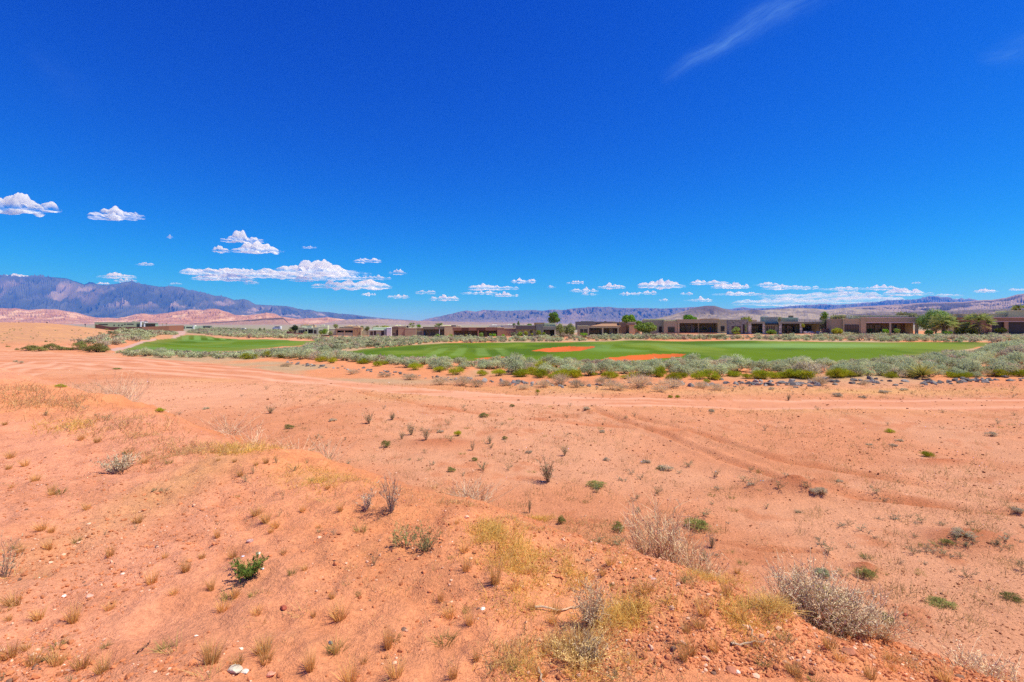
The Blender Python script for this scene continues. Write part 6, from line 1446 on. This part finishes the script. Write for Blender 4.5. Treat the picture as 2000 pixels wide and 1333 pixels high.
# ------------------------------------------------------------------ light, sky, camera
SX, SY, SZ = math.sin(SUN_AZ) * math.cos(SUN_EL), math.cos(SUN_AZ) * math.cos(SUN_EL), math.sin(SUN_EL)
sl = bpy.data.lights.new('sun', 'SUN'); sl.energy = 4.7; sl.angle = R(.53); sl.color = (1, .95, .80)
so = bpy.data.objects.new('sun', sl); col.objects.link(so); so.location = (SX * 100, SY * 100, SZ * 100)
from mathutils import Vector
so.rotation_euler = Vector((SX, SY, SZ)).to_track_quat('Z', 'Y').to_euler()
w = bpy.data.worlds.new('World'); scene.world = w; w.use_nodes = True
nt = w.node_tree; nt.nodes.clear()
out = N(nt, 'ShaderNodeOutputWorld'); bg = N(nt, 'ShaderNodeBackground'); bg.inputs[1].default_value = .10
sky = N(nt, 'ShaderNodeTexSky', sky_type='NISHITA'); sky.sun_disc = False; sky.sun_elevation = SUN_EL; sky.sun_rotation = SUN_AZ
sky.altitude = 900; sky.air_density = 1.0; sky.dust_density = .25; sky.ozone_density = 3.0
# the deep polarised blue of the desert sky: one contrast curve per channel on the sky's own colour
sc_ = N(nt, 'ShaderNodeSeparateColor'); nt.links.new(sky.outputs[0], sc_.inputs[0])
hs = N(nt, 'ShaderNodeCombineColor')
for k_, (pw_, ml_) in enumerate(((4.5, 4.6e-4), (1.7, .162), (.85, 1.42))):
    p_ = N(nt, 'ShaderNodeMath', operation='POWER'); p_.inputs[1].default_value = pw_; nt.links.new(sc_.outputs[k_], p_.inputs[0])
    q_ = N(nt, 'ShaderNodeMath', operation='MULTIPLY'); q_.inputs[1].default_value = ml_; nt.links.new(p_.outputs[0], q_.inputs[0]); nt.links.new(q_.outputs[0], hs.inputs[k_])
# cirrus: a wind-drawn streak high in the sky, fixed to sky directions
tc = N(nt, 'ShaderNodeTexCoord'); sp = N(nt, 'ShaderNodeSeparateXYZ'); nt.links.new(tc.outputs['Generated'], sp.inputs[0])
def M(op, a, b=None, c=None):
    n_ = N(nt, 'ShaderNodeMath', operation=op)
    for i_, q_ in enumerate((a, b, c)):
        if q_ is None: continue
        if hasattr(q_, 'links') or hasattr(q_, 'is_linked'): nt.links.new(q_, n_.inputs[i_])
        else: n_.inputs[i_].default_value = q_
    return n_.outputs[0]
yy = M('MAXIMUM', sp.outputs[1], .02); gx_ = M('DIVIDE', sp.outputs[0], yy); gz_ = M('DIVIDE', sp.outputs[2], yy)
cb_ = N(nt, 'ShaderNodeCombineXYZ'); nt.links.new(gx_, cb_.inputs[0]); nt.links.new(gz_, cb_.inputs[1])
warp = noise(nt, 5, 3, .5, cb_.outputs[0])
def streak(x0, z0, x1, z1, wid, amt, curve=0.0):
    L_ = math.hypot(x1 - x0, z1 - z0); ux, uz = (x1 - x0) / L_, (z1 - z0) / L_
    dx = M('SUBTRACT', gx_, x0); dz = M('SUBTRACT', gz_, z0)
    s_ = M('DIVIDE', M('ADD', M('MULTIPLY', dx, ux), M('MULTIPLY', dz, uz)), L_)
    t_ = M('ADD', M('MULTIPLY', dx, -uz), M('MULTIPLY', dz, ux))
    t_ = M('ADD', t_, M('MULTIPLY', M('SUBTRACT', warp.outputs[0], .5), .06))
    t_ = M('ADD', t_, M('MULTIPLY', M('SUBTRACT', s_, .5), curve))
    wv = M('MULTIPLY', M('ADD', M('MULTIPLY', s_, .8), .45), wid)
    g_ = M('POWER', 2.718, M('MULTIPLY', M('POWER', M('ABSOLUTE', M('DIVIDE', t_, wv)), 2.0), -1.0))
    e_ = M('MULTIPLY', M('MINIMUM', M('MAXIMUM', M('MULTIPLY', s_, 4.0), 0.0), 1.0), M('MINIMUM', M('MAXIMUM', M('MULTIPLY', M('SUBTRACT', 1.15, s_), 2.2), 0.0), 1.0))
    cs = N(nt, 'ShaderNodeCombineXYZ'); nt.links.new(M('MULTIPLY', s_, 2.2), cs.inputs[0]); nt.links.new(M('MULTIPLY', t_, 60.0), cs.inputs[1])
    fn = noise(nt, 1.6, 7, .62, cs.outputs[0])
    return M('MULTIPLY', M('MULTIPLY', M('MULTIPLY', g_, e_), ramp(nt, fn.outputs[0], .3, .75, .1, 1.0)), amt)
tot = M('ADD', M('ADD', streak(.285, .475, .60, .655, .022, .26), streak(.90, .515, 1.06, .565, .028, .10)), streak(-.96, .54, -.82, .44, .03, .025))
mx = N(nt, 'ShaderNodeMix', data_type='RGBA'); nt.links.new(tot, mx.inputs[0]); nt.links.new(hs.outputs[0], mx.inputs[6]); mx.inputs[7].default_value = (2.4, 5.0, 8.2, 1)
nt.links.new(mx.outputs[2], bg.inputs[0]); nt.links.new(bg.outputs[0], out.inputs[0])

cam = bpy.data.cameras.new('camera'); co = bpy.data.objects.new('camera', cam); col.objects.link(co); scene.camera = co
co.location = (0, 0, EYE); co.rotation_euler = (R(90), 0, 0)
cam.sensor_width = 36; cam.lens = 18; cam.shift_y = -(666.5 - HOR) / 2000; cam.clip_start = .1; cam.clip_end = 200000
scene.view_settings.view_transform = 'Standard'; scene.view_settings.look = 'None'; scene.view_settings.exposure = .38; scene.view_settings.gamma = 1
scene.render.resolution_x = 1024; scene.render.resolution_y = 682
cy = scene.cycles
cy.max_bounces = 12; cy.diffuse_bounces = 3; cy.glossy_bounces = 2; cy.transmission_bounces = 2; cy.volume_bounces = 3; cy.transparent_max_bounces = 8
cy.use_denoising = False; cy.use_adaptive_sampling = False
try: cy.denoiser = 'OPENIMAGEDENOISE'
except Exception: pass
